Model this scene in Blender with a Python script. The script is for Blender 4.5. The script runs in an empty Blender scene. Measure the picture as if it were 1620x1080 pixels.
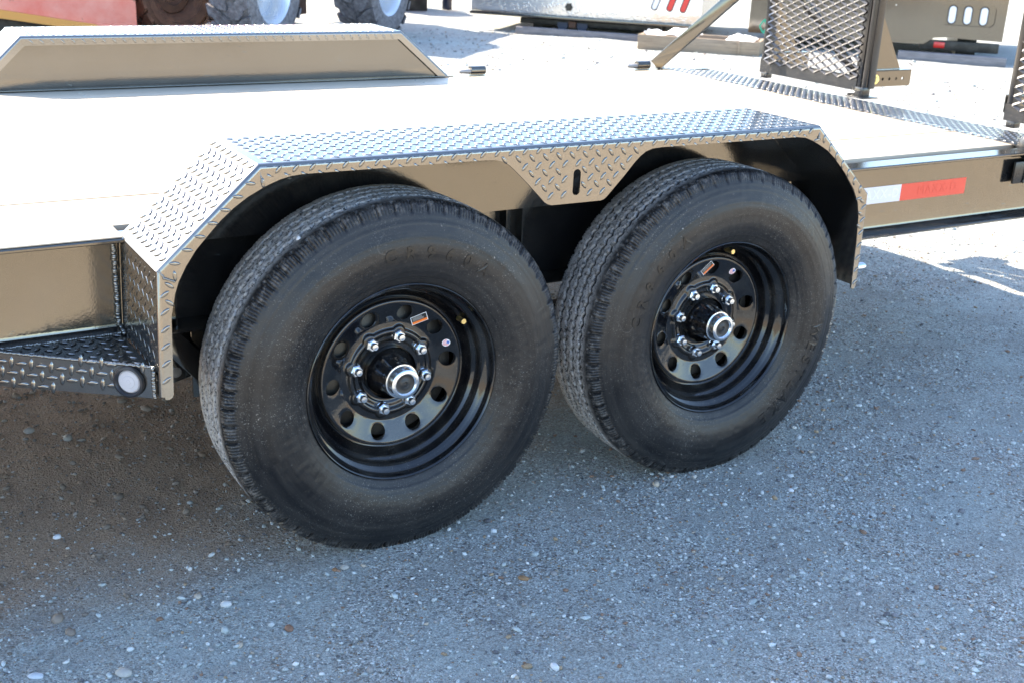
import bpy, bmesh, math, random
import numpy as np
from mathutils import Vector, Matrix
from mathutils.geometry import tessellate_polygon
random.seed(7); rng = np.random.RandomState(11)
S = bpy.context.scene; COL = S.collection
R = math.radians; PI = math.pi

# ---------------------------------------------------------------- camera, sky, sun, exposure
cam = bpy.data.cameras.new('camera'); co = bpy.data.objects.new('camera', cam); COL.objects.link(co)
co.location = (-1.01389, -2.09188, 1.33416); co.rotation_euler = (1.2213, -0.0420, -0.5315)
cam.sensor_width = 36; cam.lens = 1879.75/1620*36; cam.clip_start = .05; cam.clip_end = 600
cam.dof.use_dof = True; cam.dof.focus_distance = 2.35; cam.dof.aperture_fstop = 10
S.camera = co
SUN_L = Vector((.54, -1.18, -1.0)).normalized()
sun_el = math.asin(-SUN_L.z); sun_az = math.atan2(-SUN_L.x, -SUN_L.y)   # from +Y towards +X
w = bpy.data.worlds.new('World'); S.world = w; w.use_nodes = True
nt = w.node_tree; sky = nt.nodes.new('ShaderNodeTexSky'); sky.sky_type = 'NISHITA'; sky.sun_disc = False
sky.sun_elevation = sun_el; sky.sun_rotation = sun_az; sky.altitude = 200; sky.air_density = 1.0; sky.dust_density = 1.0; sky.ozone_density = 1.5
bg = nt.nodes['Background']; nt.links.new(sky.outputs[0], bg.inputs[0]); bg.inputs[1].default_value = .15
sl = bpy.data.lights.new('sun', 'SUN'); sl.energy = 5.0; sl.angle = R(.53); sl.color = (1, .86, .68)
so = bpy.data.objects.new('sun', sl); COL.objects.link(so); so.rotation_euler = SUN_L.to_track_quat('-Z', 'Y').to_euler(); so.location = (-6, 14, 10)
S.view_settings.view_transform = 'Standard'; S.view_settings.look = 'None'; S.view_settings.gamma = 1
S.view_settings.exposure = 2.12; S.view_settings.use_curve_mapping = False
S.cycles.max_bounces = 8; S.cycles.glossy_bounces = 4; S.cycles.sample_clamp_indirect = 6

# ---------------------------------------------------------------- helpers
class MB:
    def __init__(s): s.v = []; s.f = []
    def add(s, vs, fs):
        b = len(s.v); s.v += [tuple(q) for q in vs]; s.f += [tuple(i+b for i in f) for f in fs]; return s
    def box(s, x0, x1, y0, y1, z0, z1):
        return s.add([(x0,y0,z0),(x1,y0,z0),(x1,y1,z0),(x0,y1,z0),(x0,y0,z1),(x1,y0,z1),(x1,y1,z1),(x0,y1,z1)],
                     [(0,3,2,1),(4,5,6,7),(0,1,5,4),(1,2,6,5),(2,3,7,6),(3,0,4,7)])
    def obox(s, c, ax, ay, az):   # centre and three half-axis vectors
        c, ax, ay, az = map(Vector, (c, ax, ay, az))
        vs = [c+i*ax+j*ay+k*az for k in (-1,1) for (i,j) in ((-1,-1),(1,-1),(1,1),(-1,1))]
        return s.add(vs, [(0,3,2,1),(4,5,6,7),(0,1,5,4),(1,2,6,5),(2,3,7,6),(3,0,4,7)])
    def bar(s, a, b, w, h, up=(0,0,1)):
        a, b = Vector(a), Vector(b); d = (b-a); L = d.length; d.normalize(); u = Vector(up)
        sd = d.cross(u).normalized(); u = sd.cross(d).normalized()
        return s.obox((a+b)/2, d*L/2, sd*w/2, u*h/2)
    def tube(s, a, b, r, n=20, r2=None, caps=True):
        a, b = Vector(a), Vector(b); d = (b-a).normalized(); u = d.orthogonal().normalized(); v = d.cross(u); r2 = r if r2 is None else r2
        vs = [a+(u*math.cos(2*PI*i/n)+v*math.sin(2*PI*i/n))*r for i in range(n)]+[b+(u*math.cos(2*PI*i/n)+v*math.sin(2*PI*i/n))*r2 for i in range(n)]
        fs = [(i,(i+1)%n,n+(i+1)%n,n+i) for i in range(n)]
        if caps: fs += [tuple(range(n))[::-1], tuple(range(n,2*n))]
        return s.add(vs, fs)
    def lathe(s, prof, n=64, c=(0,0,0)):    # prof of (r, y), axis Y, closed round
        m = len(prof); vs = []
        for i in range(n):
            a = 2*PI*i/n
            for r, y in prof: vs.append((c[0]+r*math.sin(a), c[1]+y, c[2]+r*math.cos(a)))
        fs = [(i*m+j, i*m+j+1, ((i+1)%n)*m+j+1, ((i+1)%n)*m+j) for i in range(n) for j in range(m-1)]
        return s.add(vs, fs)
    def extrude(s, poly, o, u, v, t, holes=()):   # flat plate: 2D outline in (u,v) from o, thickness vector t
        o, u, v, t = map(Vector, (o, u, v, t)); rings = [list(poly)]+[list(h) for h in holes]
        flat = [p for r in rings for p in r]; n = len(flat)
        tris = tessellate_polygon([[Vector((p[0], p[1], 0)) for p in r] for r in rings])
        top = [o+u*p[0]+v*p[1] for p in flat]; vs = top+[q+t for q in top]; nrm = u.cross(v); fs = []
        for a, b, c in tris:
            pa, pb, pc = top[a], top[b], top[c]
            if (pb-pa).cross(pc-pa).dot(t) > 0: b, c = c, b
            fs += [(a,b,c), (a+n,c+n,b+n)]
        k = 0
        for ri, r in enumerate(rings):
            m = len(r); area = sum(r[i][0]*r[(i+1)%m][1]-r[(i+1)%m][0]*r[i][1] for i in range(m))
            flip = (area > 0) != (nrm.dot(t) > 0)
            if ri: flip = not flip
            for i in range(m):
                a, b = k+i, k+(i+1)%m
                fs.append((a,b,b+n,a+n) if not flip else (b,a,a+n,b+n))
            k += m
        return s.add(vs, fs)
    def mesh(s, name):
        me = bpy.data.meshes.new(name); me.from_pydata(s.v, [], s.f); me.update(); return me
    def build(s, name, mat, parent=None, smooth=None, bevel=0, kind=None, label=None):
        me = s.mesh(name); me.materials.append(mat)
        if bevel:
            bm = bmesh.new(); bm.from_mesh(me); bmesh.ops.remove_doubles(bm, verts=bm.verts, dist=1e-5)
            es = [e for e in bm.edges if len(e.link_faces) == 2 and e.calc_face_angle(0) > R(30)]
            bmesh.ops.bevel(bm, geom=es, offset=bevel, segments=2, profile=.5, affect='EDGES', clamp_overlap=True)
            bm.to_mesh(me); bm.free()
            if smooth is None: smooth = 40
        if smooth: smoothen(me, smooth)
        return link(name, me, parent, kind, label)
def smoothen(me, ang):
    me.polygons.foreach_set('use_smooth', [True]*len(me.polygons)); me.set_sharp_from_angle(angle=R(ang))
def link(name, me, parent=None, kind=None, label=None):
    o = bpy.data.objects.new(name, me); COL.objects.link(o)
    if parent: o.parent = parent
    if kind: o['kind'] = kind
    if label: o['label'] = label
    return o
def thing(name, label, cat, loc=(0,0,0), rz=0, group=None):
    o = bpy.data.objects.new(name, None); COL.objects.link(o); o.location = loc; o.rotation_euler.z = rz; o.empty_display_size = .1
    return tag(o, label, cat, group)
def tag(o, label, cat, group=None):
    o['label'] = label; o['category'] = cat
    if group: o['group'] = group
    return o
def node(name, parent, loc=(0,0,0), label=None):
    o = bpy.data.objects.new(name, None); COL.objects.link(o); o.parent = parent; o.location = loc; o.empty_display_size = .05
    if label: o['label'] = label
    return o
def vnoise(x, y, seed=0):     # smooth value noise, numpy
    xi = np.floor(x).astype(np.int64); yi = np.floor(y).astype(np.int64); xf = x-xi; yf = y-yi
    def h(a, b):
        n = (a*374761393+b*668265263+seed*1274126177) & 0xffffffff; n = ((n ^ (n >> 13))*1274126177) & 0xffffffff
        return ((n ^ (n >> 16)) & 0xffff)/65535.0
    sx = xf*xf*(3-2*xf); sy = yf*yf*(3-2*yf)
    return (h(xi,yi)*(1-sx)+h(xi+1,yi)*sx)*(1-sy)+(h(xi,yi+1)*(1-sx)+h(xi+1,yi+1)*sx)*sy

# ---------------------------------------------------------------- materials
class M_:
    def __init__(s, name, base=(.5,.5,.5), rough=.5, metal=0, ior=1.5, coat=0, trans=0, spec=.5):
        s.m = bpy.data.materials.new(name); s.m.use_nodes = True; s.t = s.m.node_tree; s.b = s.t.nodes['Principled BSDF']
        b = s.b; b.inputs['Base Color'].default_value = (*base, 1); b.inputs['Roughness'].default_value = rough; b.inputs['Metallic'].default_value = metal
        b.inputs['IOR'].default_value = ior; b.inputs['Coat Weight'].default_value = coat; b.inputs['Transmission Weight'].default_value = trans
        b.inputs['Specular IOR Level'].default_value = spec
        s.tc = s.n('ShaderNodeTexCoord')
    def n(s, t, **k):
        o = s.t.nodes.new(t)
        for a, v in k.items(): setattr(o, a, v)
        return o
    def l(s, a, b): s.t.links.new(a, b); return s
    def vec(s, scale=(1,1,1), src='Object'):
        m = s.n('ShaderNodeMapping'); m.inputs['Scale'].default_value = scale; s.l(s.tc.outputs[src], m.inputs[0]); return m.outputs[0]
    def noise(s, sc, vec=None, detail=4, rough=.55, dist=0):
        o = s.n('ShaderNodeTexNoise'); o.inputs['Scale'].default_value = sc; o.inputs['Detail'].default_value = detail; o.inputs['Roughness'].default_value = rough
        o.inputs['Distortion'].default_value = dist; s.l(vec or s.tc.outputs['Object'], o.inputs['Vector']); return o.outputs[0]
    def voro(s, sc, vec=None, feat='F1', out='Distance'):
        o = s.n('ShaderNodeTexVoronoi'); o.feature = feat; o.inputs['Scale'].default_value = sc; s.l(vec or s.tc.outputs['Object'], o.inputs['Vector']); return o.outputs[out]
    def ramp(s, fac, stops, interp='LINEAR'):
        o = s.n('ShaderNodeValToRGB'); o.color_ramp.interpolation = interp; e = o.color_ramp.elements
        while len(e) < len(stops): e.new(.5)
        for i, (p, c) in enumerate(stops):
            e[i].position = p; e[i].color = (c, c, c, 1) if not isinstance(c, tuple) else (*c, 1)
        s.l(fac, o.inputs[0]); return o.outputs[0]
    def mix(s, fac, a, b, mode='MIX'):
        o = s.n('ShaderNodeMix', data_type='RGBA', blend_type=mode)
        for sock, v in ((o.inputs[0], fac), (o.inputs[6], a), (o.inputs[7], b)):
            if isinstance(v, (int, float)): sock.default_value = v
            elif isinstance(v, tuple): sock.default_value = (*v, 1)
            else: s.l(v, sock)
        return o.outputs[2]
    def math(s, op, a, b=0.0, clamp=False):
        o = s.n('ShaderNodeMath', operation=op, use_clamp=clamp)
        for i, v in ((0, a), (1, b)):
            if isinstance(v, (int, float)): o.inputs[i].default_value = v
            else: s.l(v, o.inputs[i])
        return o.outputs[0]
    def bump(s, h, dist=.001, st=1.0, nrm=None):
        o = s.n('ShaderNodeBump'); o.inputs['Strength'].default_value = st; o.inputs['Distance'].default_value = dist; s.l(h, o.inputs['Height'])
        if nrm: s.l(nrm, o.inputs['Normal'])
        s.l(o.outputs[0], s.b.inputs['Normal']); return o.outputs[0]
    def col(s, v): s.l(v, s.b.inputs['Base Color']); return s
    def rgh(s, v): s.l(v, s.b.inputs['Roughness']); return s
def simple(name, base, rough=.5, metal=0, **k): return M_(name, base, rough, metal, **k).m

def paint(name, rough=.08, ior=2.35, dustiness=.30, base=(.012,.012,.013), rn=.06, tint=(1,.955,.84)):
    m = M_(name, base, rough, ior=ior); m.b.inputs['Specular Tint'].default_value = (*tint, 1)
    d = m.ramp(m.noise(9, detail=6, rough=.65), [(.45, 0.0), (.8, 1.0)])
    sp = m.ramp(m.noise(420, detail=2), [(.665, 0.0), (.72, 1.0)])
    f = m.math('MULTIPLY', m.math('ADD', m.math('MULTIPLY', d, .25), m.math('MULTIPLY', sp, .55)), dustiness)
    m.col(m.mix(f, base, (.30,.28,.24)))
    m.rgh(m.math('ADD', rough, m.math('MULTIPLY', m.noise(26, detail=5), rn)))
    sc = m.ramp(m.noise(60, m.vec((.25,1,2.2)), 3, .6), [(.72, 0.0), (.76, 1.0)])
    m.bump(m.math('ADD', m.math('ADD', m.noise(2.2, detail=2), m.math('MULTIPLY', sc, .05)), m.math('ADD', m.math('MULTIPLY', m.noise(180, detail=2), .03), m.math('MULTIPLY', m.noise(22, detail=3), .05))), .006, .5)
    return m.m
BLACK = paint('black_gloss_paint')
FENDP = paint('black_paint_on_tread_plate', .145, 3.0, .12, tint=(1,.965,.89))
WHEELP = paint('black_wheel_enamel', .045, 1.62, .40, (.004,.004,.005), .03, (1,1,1))
DARK = paint('dull_black_steel', .42, 1.5, .8, (.015,.014,.013))
DARKG = paint('satin_black_tube', .25, 1.55, .3, tint=(1,1,1))
RPAINT = paint('black_ramp_paint', .16, 1.62, .25, (.010,.010,.011), tint=(1,1,1))
ZINC = simple('bright_zinc', (.72,.76,.80), .22, 1)
GREASE = simple('rubber_plug', (.02,.02,.02), .45)
BRASS = simple('yellow_zinc', (.72,.58,.26), .35, 1)
YZINC = simple('yellow_chromate', (.85,.74,.30), .4, 1)
LENSW = M_('frosted_clear_lens', (.50,.48,.49), .22, coat=.6).m
REDL = simple('red_lens', (.62,.025,.02), .22, coat=.5)
WHITEL = simple('clear_lamp_lens', (.75,.77,.80), .2, coat=.5)
GROM = simple('black_rubber_grommet', (.015,.016,.02), .38)
TAPEW = simple('silver_white_tape', (.74,.72,.74), .35)
TAPER = simple('red_tape', (.80,.085,.05), .35)
TAPEL = simple('pale_tape_print', (.88,.88,.90), .35); TAPERL = simple('dark_red_tape_print', (.77,.080,.048), .35)
GREYP = simple('grey_print', (.35,.35,.34), .5); WHITEP = simple('white_print', (.85,.85,.85), .4); ORANGEP = simple('orange_print', (.85,.20,.03), .4)
BLUEP = simple('blue_print', (.08,.16,.45), .4); REDP = simple('red_print', (.65,.06,.07), .4); BLKP = simple('black_print', (.02,.02,.02), .4)
GREEN = simple('green_chalk_paint', (.05,.42,.24), .7)
SHEET = simple('white_wrapping_sheet', (.85,.85,.86), .55)
TOMATO = None

# new pine deck boards
m = M_('new_pine', (.6,.5,.36), .5); v = m.vec((1.2,14,14))
g = m.noise(3.2, v, 7, .6, .6); k = m.ramp(m.noise(5, m.vec((.7,5,5)), 2), [(.66, 0.0), (.72, 1.0)])
m.col(m.mix(m.math('MULTIPLY', k, .5), m.ramp(g, [(.25, (.44,.375,.285)), (.75, (.52,.46,.365))]), (.36,.25,.14))); m.bump(g, .0006, .4); PINE = m.m
m = M_('weathered_board', (.4,.33,.25), .75); v = m.vec((1.5,16,16))
g = m.noise(3.5, v, 7, .65, .8); m.col(m.mix(m.math('MULTIPLY', m.noise(2.2), .5), m.ramp(g, [(.3, (.19,.125,.072)), (.7, (.40,.29,.18))]), (.28,.25,.21))); m.bump(g, .002, .6); OLDWOOD = m.m
m = M_('grey_board', (.25,.23,.22), .8); g = m.noise(3.5, m.vec((1.5,16,16)), 6, .6)
m.col(m.ramp(g, [(.3, (.12,.115,.12)), (.7, (.25,.24,.25))])); m.bump(g, .002, .5); GREYWOOD = m.m
# faded red machine paint
m = M_('sun_faded_red_paint', (.6,.2,.15), .55); a = m.ramp(m.noise(2.0, detail=6, rough=.7), [(.35, (.80,.20,.14)), (.7, (.90,.42,.32))])
m.col(m.mix(m.ramp(m.noise(11, detail=6, rough=.7), [(.66, 0.0), (.71, 1.0)]), a, (.20,.10,.06))); REDM = m.m
m = M_('worn_orange_paint', (.7,.3,.06), .5); m.col(m.mix(m.ramp(m.noise(9, detail=6, rough=.7), [(.62, 0.0), (.68, 1.0)]), (.72,.33,.07), (.16,.10,.06))); ORG = m.m
m = M_('brown_rust', (.12,.06,.035), .8); m.col(m.ramp(m.noise(8, detail=6), [(.3, (.055,.03,.022)), (.7, (.17,.085,.05))])); RUST = m.m
m = M_('silver_wheel_paint', (.66,.68,.70), .35, .6); m.col(m.mix(m.noise(5), (.70,.72,.75), (.52,.54,.57))); SILV = m.m
# polished tread plate of the far bed
m = M_('polished_aluminium_tread_plate', (.80,.80,.80), .28, 1); w1 = m.n('ShaderNodeTexChecker'); w1.inputs['Scale'].default_value = 26
mp = m.n('ShaderNodeMapping'); mp.inputs['Rotation'].default_value = (0, R(45), 0); m.l(m.tc.outputs['Object'], mp.inputs[0]); 
fl = m.voro(34, mp.outputs[0]); m.bump(m.math('ADD', m.ramp(fl, [(.15, 1.0), (.45, 0.0)]), m.math('MULTIPLY', m.noise(1.3, detail=3), 5)), .004, .6)
m.rgh(m.math('ADD', .22, m.math('MULTIPLY', m.noise(3), .2))); ALU = m.m
# old loader tyre
m = M_('dusty_loader_tyre', (.1,.1,.1), .8); m.col(m.ramp(m.noise(24, detail=8, rough=.7), [(.35, (.075,.07,.072)), (.65, (.22,.21,.22))])); m.bump(m.noise(40, detail=4), .004, .5); OLDTYRE = m.m

# trailer tyre rubber, dust on the running ribs
m = M_('tyre_rubber', (.02,.02,.02), .5, spec=.38)
sep = m.n('ShaderNodeSeparateXYZ'); m.l(m.tc.outputs['Object'], sep.inputs[0])
rr = m.math('SQRT', m.math('ADD', m.math('MULTIPLY', sep.outputs[0], sep.outputs[0]), m.math('MULTIPLY', sep.outputs[2], sep.outputs[2])))
ang = m.math('ARCTAN2', sep.outputs[0], sep.outputs[2])
cmb = m.n('ShaderNodeCombineXYZ'); m.l(m.math('MULTIPLY', rr, 60), cmb.inputs[0]); m.l(m.math('MULTIPLY', ang, .8), cmb.inputs[1]); m.l(m.math('MULTIPLY', sep.outputs[1], 20), cmb.inputs[2])
rings = m.noise(1.0, cmb.outputs[0], 4, .6)
blot = m.noise(7, detail=5, rough=.6)
side = m.mix(m.ramp(m.math('ADD', m.math('MULTIPLY', rings, .6), m.math('MULTIPLY', blot, .5)), [(.42, 0.0), (.72, 1.0)]), (.006,.006,.007), (.028,.026,.0245))
scuff = m.ramp(m.noise(150, detail=5, rough=.7), [(.63, 0.0), (.70, 1.0)])
scz = m.ramp(m.noise(5.5, detail=2), [(.50, 0.0), (.62, 1.0)])
scr = m.ramp(m.math('ABSOLUTE', m.math('SUBTRACT', m.noise(4.5, detail=3, dist=1.2), .5)), [(.0015, 1.0), (.004, 0.0)])
side = m.mix(m.math('MULTIPLY', m.math('MULTIPLY', scr, m.ramp(m.noise(9), [(.55, 0.0), (.65, 1.0)])), .22), side, (.16,.15,.14))
side = m.mix(m.math('MULTIPLY', m.math('MULTIPLY', scuff, scz), .9), side, (.30,.275,.25))
spk = m.ramp(m.noise(330, detail=3, rough=.6), [(.60, 0.0), (.68, 1.0)])
side = m.mix(m.math('MULTIPLY', m.math('MULTIPLY', spk, m.ramp(m.noise(4, detail=3), [(.42, .1), (.62, 1.0)])), .75), side, (.19,.18,.165))
tread = m.ramp(m.math('SUBTRACT', rr, .3810), [(.0045, 0.0), (.0075, 1.0)])
dn = m.ramp(m.noise(130, detail=6, rough=.75), [(.38, 0.0), (.52, 1.0)])
dz = m.ramp(m.noise(3.0, detail=3), [(.30, .45), (.60, 1.0)])
inr = m.ramp(sep.outputs[1], [(.018, 0.0), (.040, 1.0)])
dust = m.math('MULTIPLY', m.math('MULTIPLY', tread, inr), m.math('MULTIPLY', dn, dz))
base = m.mix(m.math('MULTIPLY', dust, .95), side, (.52,.50,.48))
shd = m.math('MULTIPLY', m.ramp(m.math('SUBTRACT', rr, .362), [(.004, 0.0), (.016, 1.0)]), m.ramp(m.noise(46, detail=6, rough=.75), [(.50, 0.0), (.66, 1.0)]))
base = m.mix(m.math('MULTIPLY', shd, .50), base, (.24,.22,.20))
m.col(base); m.rgh(m.math('ADD', .27, m.math('MULTIPLY', m.math('ADD', blot, dust), .22)))
m.bump(m.math('ADD', m.math('MULTIPLY', rings, .7), m.math('ADD', m.math('MULTIPLY', m.noise(260, detail=3), .3), m.math('MULTIPLY', dust, 1.0))), .0009, .7)
RUBBER = m.m
LETTER = simple('raised_rubber_letters', (.006,.006,.006), .36)

# ground
def gmat(name, stones=True):
    m = M_(name, (.3,.3,.3), .9)
    P = m.tc.outputs['Object']
    big = m.noise(.9, P, 5, .6); mid = m.noise(7, P, 6, .65); fine = m.noise(190, P, 6, .75); grain = m.noise(620, P, 3, .7)
    base = m.mix(m.ramp(mid, [(.3, 0.0), (.7, 1.0)]), (.345,.385,.36), (.485,.535,.505))
    base = m.mix(m.ramp(big, [(.38, 0.0), (.62, 1.0)]), base, m.mix(.5, base, (.27,.245,.21)))
    # packed stones of several sizes as print on the surface too small for geometry
    def layer(sc, lo, hi, cols, thr, base):
        vn = m.n('ShaderNodeTexVoronoi'); vn.inputs['Scale'].default_value = sc; m.l(P, vn.inputs['Vector'])
        sepc = m.n('ShaderNodeSeparateColor'); m.l(vn.outputs['Color'], sepc.inputs[0])
        pres = m.ramp(sepc.outputs[0], [(thr, 0.0), (thr+.01, 1.0)])
        body = m.ramp(vn.outputs['Distance'], [(lo, 1.0), (hi, 0.0)])
        cc = m.ramp(sepc.outputs[1], cols, 'CONSTANT')
        f = m.math('MULTIPLY', pres, body)
        return m.mix(f, base, cc), f
    stone = [(0, (.44,.43,.42)), (.3, (.52,.52,.50)), (.5, (.32,.31,.30)), (.66, (.62,.62,.60)), (.76, (.22,.15,.11)), (.84, (.12,.12,.13)), (.93, (.34,.25,.16))]
    base = m.mix(.45, base, m.mix(m.ramp(fine, [(.36, 0.0), (.64, 1.0)]), (.21,.218,.208), (.67,.71,.68)))
    base = m.mix(m.ramp(grain, [(.62, 0.0), (.72, .6)]), base, (.66,.65,.63))
    base = m.mix(m.ramp(grain, [(.30, .85), (.40, 0.0)]), base, (.07,.065,.06))
    rough = m.ramp(m.noise(2.6, P, 4, .6), [(.34, .30), (.56, 1.0)])
    bd = m.mix(.28, base, (.18,.17,.155)); b2, f2 = layer(190, .36, .56, stone, .12, bd); b1, f1 = layer(88, .26, .46, stone, .55, b2); b2 = b1
    base = m.mix(m.math('MULTIPLY', rough, .95), base, b2)
    base = m.mix(m.math('MULTIPLY', m.math('SUBTRACT', 1.0, rough), .45), base, (.42,.465,.445))
    vg = m.n('ShaderNodeTexVoronoi'); vg.inputs['Scale'].default_value = 270; m.l(P, vg.inputs['Vector']); sg = m.n('ShaderNodeSeparateColor'); m.l(vg.outputs['Color'], sg.inputs[0])
    vh = m.n('ShaderNodeTexVoronoi'); vh.inputs['Scale'].default_value = 150; m.l(P, vh.inputs['Vector']); sh_ = m.n('ShaderNodeSeparateColor'); m.l(vh.outputs['Color'], sh_.inputs[0])
    base = m.mix(m.math('MULTIPLY', rough, .9), base, m.mix(1.0, base, m.ramp(sg.outputs[0], [(0, (.58,.55,.52)), (.5, (1.0,1.0,.99)), (.86, (1.25,1.25,1.25)), (1, (1.6,1.6,1.6))]), 'MULTIPLY'))
    base = m.mix(m.math('MULTIPLY', rough, .6), base, m.mix(1.0, base, m.ramp(sh_.outputs[1], [(0, (.62,.57,.52)), (.4, (1.0,1.0,1.0)), (1, (1.45,1.45,1.45))]), 'MULTIPLY'))
    loose = m.ramp(m.noise(3.3, m.vec((1,1.8,1)), 5, .62, .8), [(.50, 0.0), (.62, .55)])
    base = m.mix(loose, base, m.mix(m.ramp(fine, [(.3, 0.0), (.7, 1.0)]), (.17,.16,.14), (.46,.46,.43)))
    # brown earth where the trailer stands, with warm bounce and shade painted in
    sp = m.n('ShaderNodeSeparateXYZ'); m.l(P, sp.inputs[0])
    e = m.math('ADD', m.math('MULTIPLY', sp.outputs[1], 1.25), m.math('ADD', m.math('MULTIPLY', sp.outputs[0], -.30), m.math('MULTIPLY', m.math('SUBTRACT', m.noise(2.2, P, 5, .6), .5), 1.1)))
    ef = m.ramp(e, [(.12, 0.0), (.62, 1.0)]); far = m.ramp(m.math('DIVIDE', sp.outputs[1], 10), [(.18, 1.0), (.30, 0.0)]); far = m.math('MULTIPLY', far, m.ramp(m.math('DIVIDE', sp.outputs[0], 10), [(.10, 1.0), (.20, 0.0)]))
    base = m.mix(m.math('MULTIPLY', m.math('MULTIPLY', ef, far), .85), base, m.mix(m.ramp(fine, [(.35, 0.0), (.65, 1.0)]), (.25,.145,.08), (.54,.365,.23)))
    tanf = m.ramp(m.math('ADD', m.math('MULTIPLY', sp.outputs[1], -.5), m.math('MULTIPLY', m.noise(.8, P, 3), .5)), [(.95, 0.0), (1.25, .85)])  # tans unseen ground behind the camera to warm the paint's reflections
    base = m.mix(tanf, base, m.mix(fine, (.38,.29,.185), (.62,.51,.36)))
    m.col(base)
    h = m.math('ADD', m.math('MULTIPLY', f1, .9), m.math('ADD', m.math('MULTIPLY', f2, .45), m.math('ADD', m.math('MULTIPLY', fine, .9), m.math('MULTIPLY', grain, .3))))
    m.bump(h, .0055, 1.0)
    return m.m
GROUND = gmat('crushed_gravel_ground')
m = M_('gravel_stones', (.4,.4,.4), .75); at = m.n('ShaderNodeVertexColor', layer_name='Col')
m.col(m.mix(.5, at.outputs[0], m.mix(m.ramp(m.noise(240, detail=4), [(.3, 0.0), (.7, 1.0)]), (.8,.8,.8), (1.25,1.22,1.18)), 'MULTIPLY')); m.bump(m.noise(500, detail=3), .0006, .6); STONES = m.m

# ---------------------------------------------------------------- the ground: one sheet, finer near the camera
def ground_h(x, y):
    h = (vnoise(x*1.1, y*1.1, 3)-.5)*.03+(vnoise(x*4.3, y*4.3, 5)-.5)*.012+(vnoise(x*17, y*17, 8)-.5)*.006
    near = np.exp(-(((x-.43)/1.0)**2+((y-.1)/.6)**2)); h = h*(1-.75*near)
    for cx0 in (0, .8597): h = h+.010*np.exp(-((x-cx0)/.13)**2-((y-.085)/.13)**2)
    return h+.002
N = 620; u = np.linspace(-1, 1, N)
gx = .6+.9*np.sinh(5.2*u); gy = .2+.9*np.sinh(5.2*u)
X, Y = np.meshgrid(gx, gy); X = X.ravel(); Y = Y.ravel(); Z = ground_h(X, Y)
me = bpy.data.meshes.new('gravel_ground'); me.vertices.add(N*N); me.vertices.foreach_set('co', np.stack([X,Y,Z],1).astype(np.float32).ravel())
i = np.arange(N-1); I, J = np.meshgrid(i, i); a = (J*N+I).ravel(); q = np.stack([a,a+1,a+N+1,a+N],1).astype(np.int32)
def fill(me, q):
    k = q.shape[1]; me.loops.add(q.size); me.loops.foreach_set('vertex_index', q.ravel()); me.polygons.add(len(q))
    me.polygons.foreach_set('loop_start', np.arange(len(q), dtype=np.int32)*k); me.polygons.foreach_set('loop_total', np.full(len(q), k, dtype=np.int32))
    me.update(calc_edges=True); me.validate()
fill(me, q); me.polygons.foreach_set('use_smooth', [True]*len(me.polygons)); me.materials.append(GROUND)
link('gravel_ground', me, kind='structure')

# loose stones, one mass
ico = bmesh.new(); bmesh.ops.create_icosphere(ico, subdivisions=1, radius=1); IV = np.array([v.co[:] for v in ico.verts]); IF = np.array([[v.index for v in f.verts] for f in ico.faces]); ico.free()
ico = bmesh.new(); bmesh.ops.create_icosphere(ico, subdivisions=2, radius=1); IV2 = np.array([v.co[:] for v in ico.verts]); IF2 = np.array([[v.index for v in f.verts] for f in ico.faces]); ico.free()
PAL = np.array([(.35,.385,.38),(.43,.465,.46),(.51,.54,.54),(.28,.27,.26),(.60,.60,.58),(.24,.15,.10),(.33,.24,.15),(.11,.11,.12),(.19,.19,.20),(.40,.34,.27)])
PW = np.array([.22,.20,.14,.12,.05,.06,.05,.05,.07,.04])
def rand_rot(n):
    q = rng.normal(size=(n,4)); q /= np.linalg.norm(q,axis=1)[:,None]; a,b,c,d = q.T
    return np.stack([np.stack([1-2*(c*c+d*d),2*(b*c-a*d),2*(b*d+a*c)],1),np.stack([2*(b*c+a*d),1-2*(b*b+d*d),2*(c*d-a*b)],1),np.stack([2*(b*d-a*c),2*(c*d+a*b),1-2*(b*b+c*c)],1)],1)
def stones(px, py, sz, name, brown=None):
    n = len(px); V = IV[None]*(1+rng.uniform(-.28,.28,(n,len(IV),1)))*rng.uniform([.7,.55,.4],[1.25,1,.8],(n,1,3))
    V = np.einsum('nij,nkj->nki', rand_rot(n), V); V[:,:,2] *= .62
    V = V*sz[:,None,None]; V[:,:,0] += px[:,None]; V[:,:,1] += py[:,None]; V[:,:,2] += (ground_h(px,py)+sz*.22)[:,None]
    me = bpy.data.meshes.new(name); me.vertices.add(n*len(IV)); me.vertices.foreach_set('co', V.astype(np.float32).ravel())
    F = (IF[None]+(np.arange(n)*len(IV))[:,None,None]).reshape(-1,3).astype(np.int32); fill(me, F)
    c = PAL[rng.choice(len(PAL), n, p=PW)]*rng.uniform(.8,1.12,(n,1))
    br = np.clip((py*1.25-px*.30-.25)*1.6,0,1)*(py<2.6)*.7*np.clip((2.0-px),0,1); br = br if brown is None else br*0+brown; c = c*(1-br[:,None])+np.array([.17,.125,.09])*br[:,None]*rng.uniform(.6,1.5,(n,1))  # stones under the trailer browned likewise: earth colour plus painted warm shade
    ca = np.concatenate([np.repeat(c, len(IV), 0), np.ones((n*len(IV),1))], 1)
    at = me.color_attributes.new('Col', 'FLOAT_COLOR', 'POINT'); at.data.foreach_set('color', ca.astype(np.float32).ravel())
    me.materials.append(STONES); return link(name, me, kind='stuff')
n = 300000; px = rng.uniform(-1.5, 3.7, n); py = rng.uniform(-1.5, 2.4, n)
dens = .10+.75*np.clip((vnoise(px*1.7, py*1.7, 21)-.35)*3,0,1)*vnoise(px*6, py*6, 22)**1.3+.22*vnoise(px*23, py*23, 23)
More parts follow.
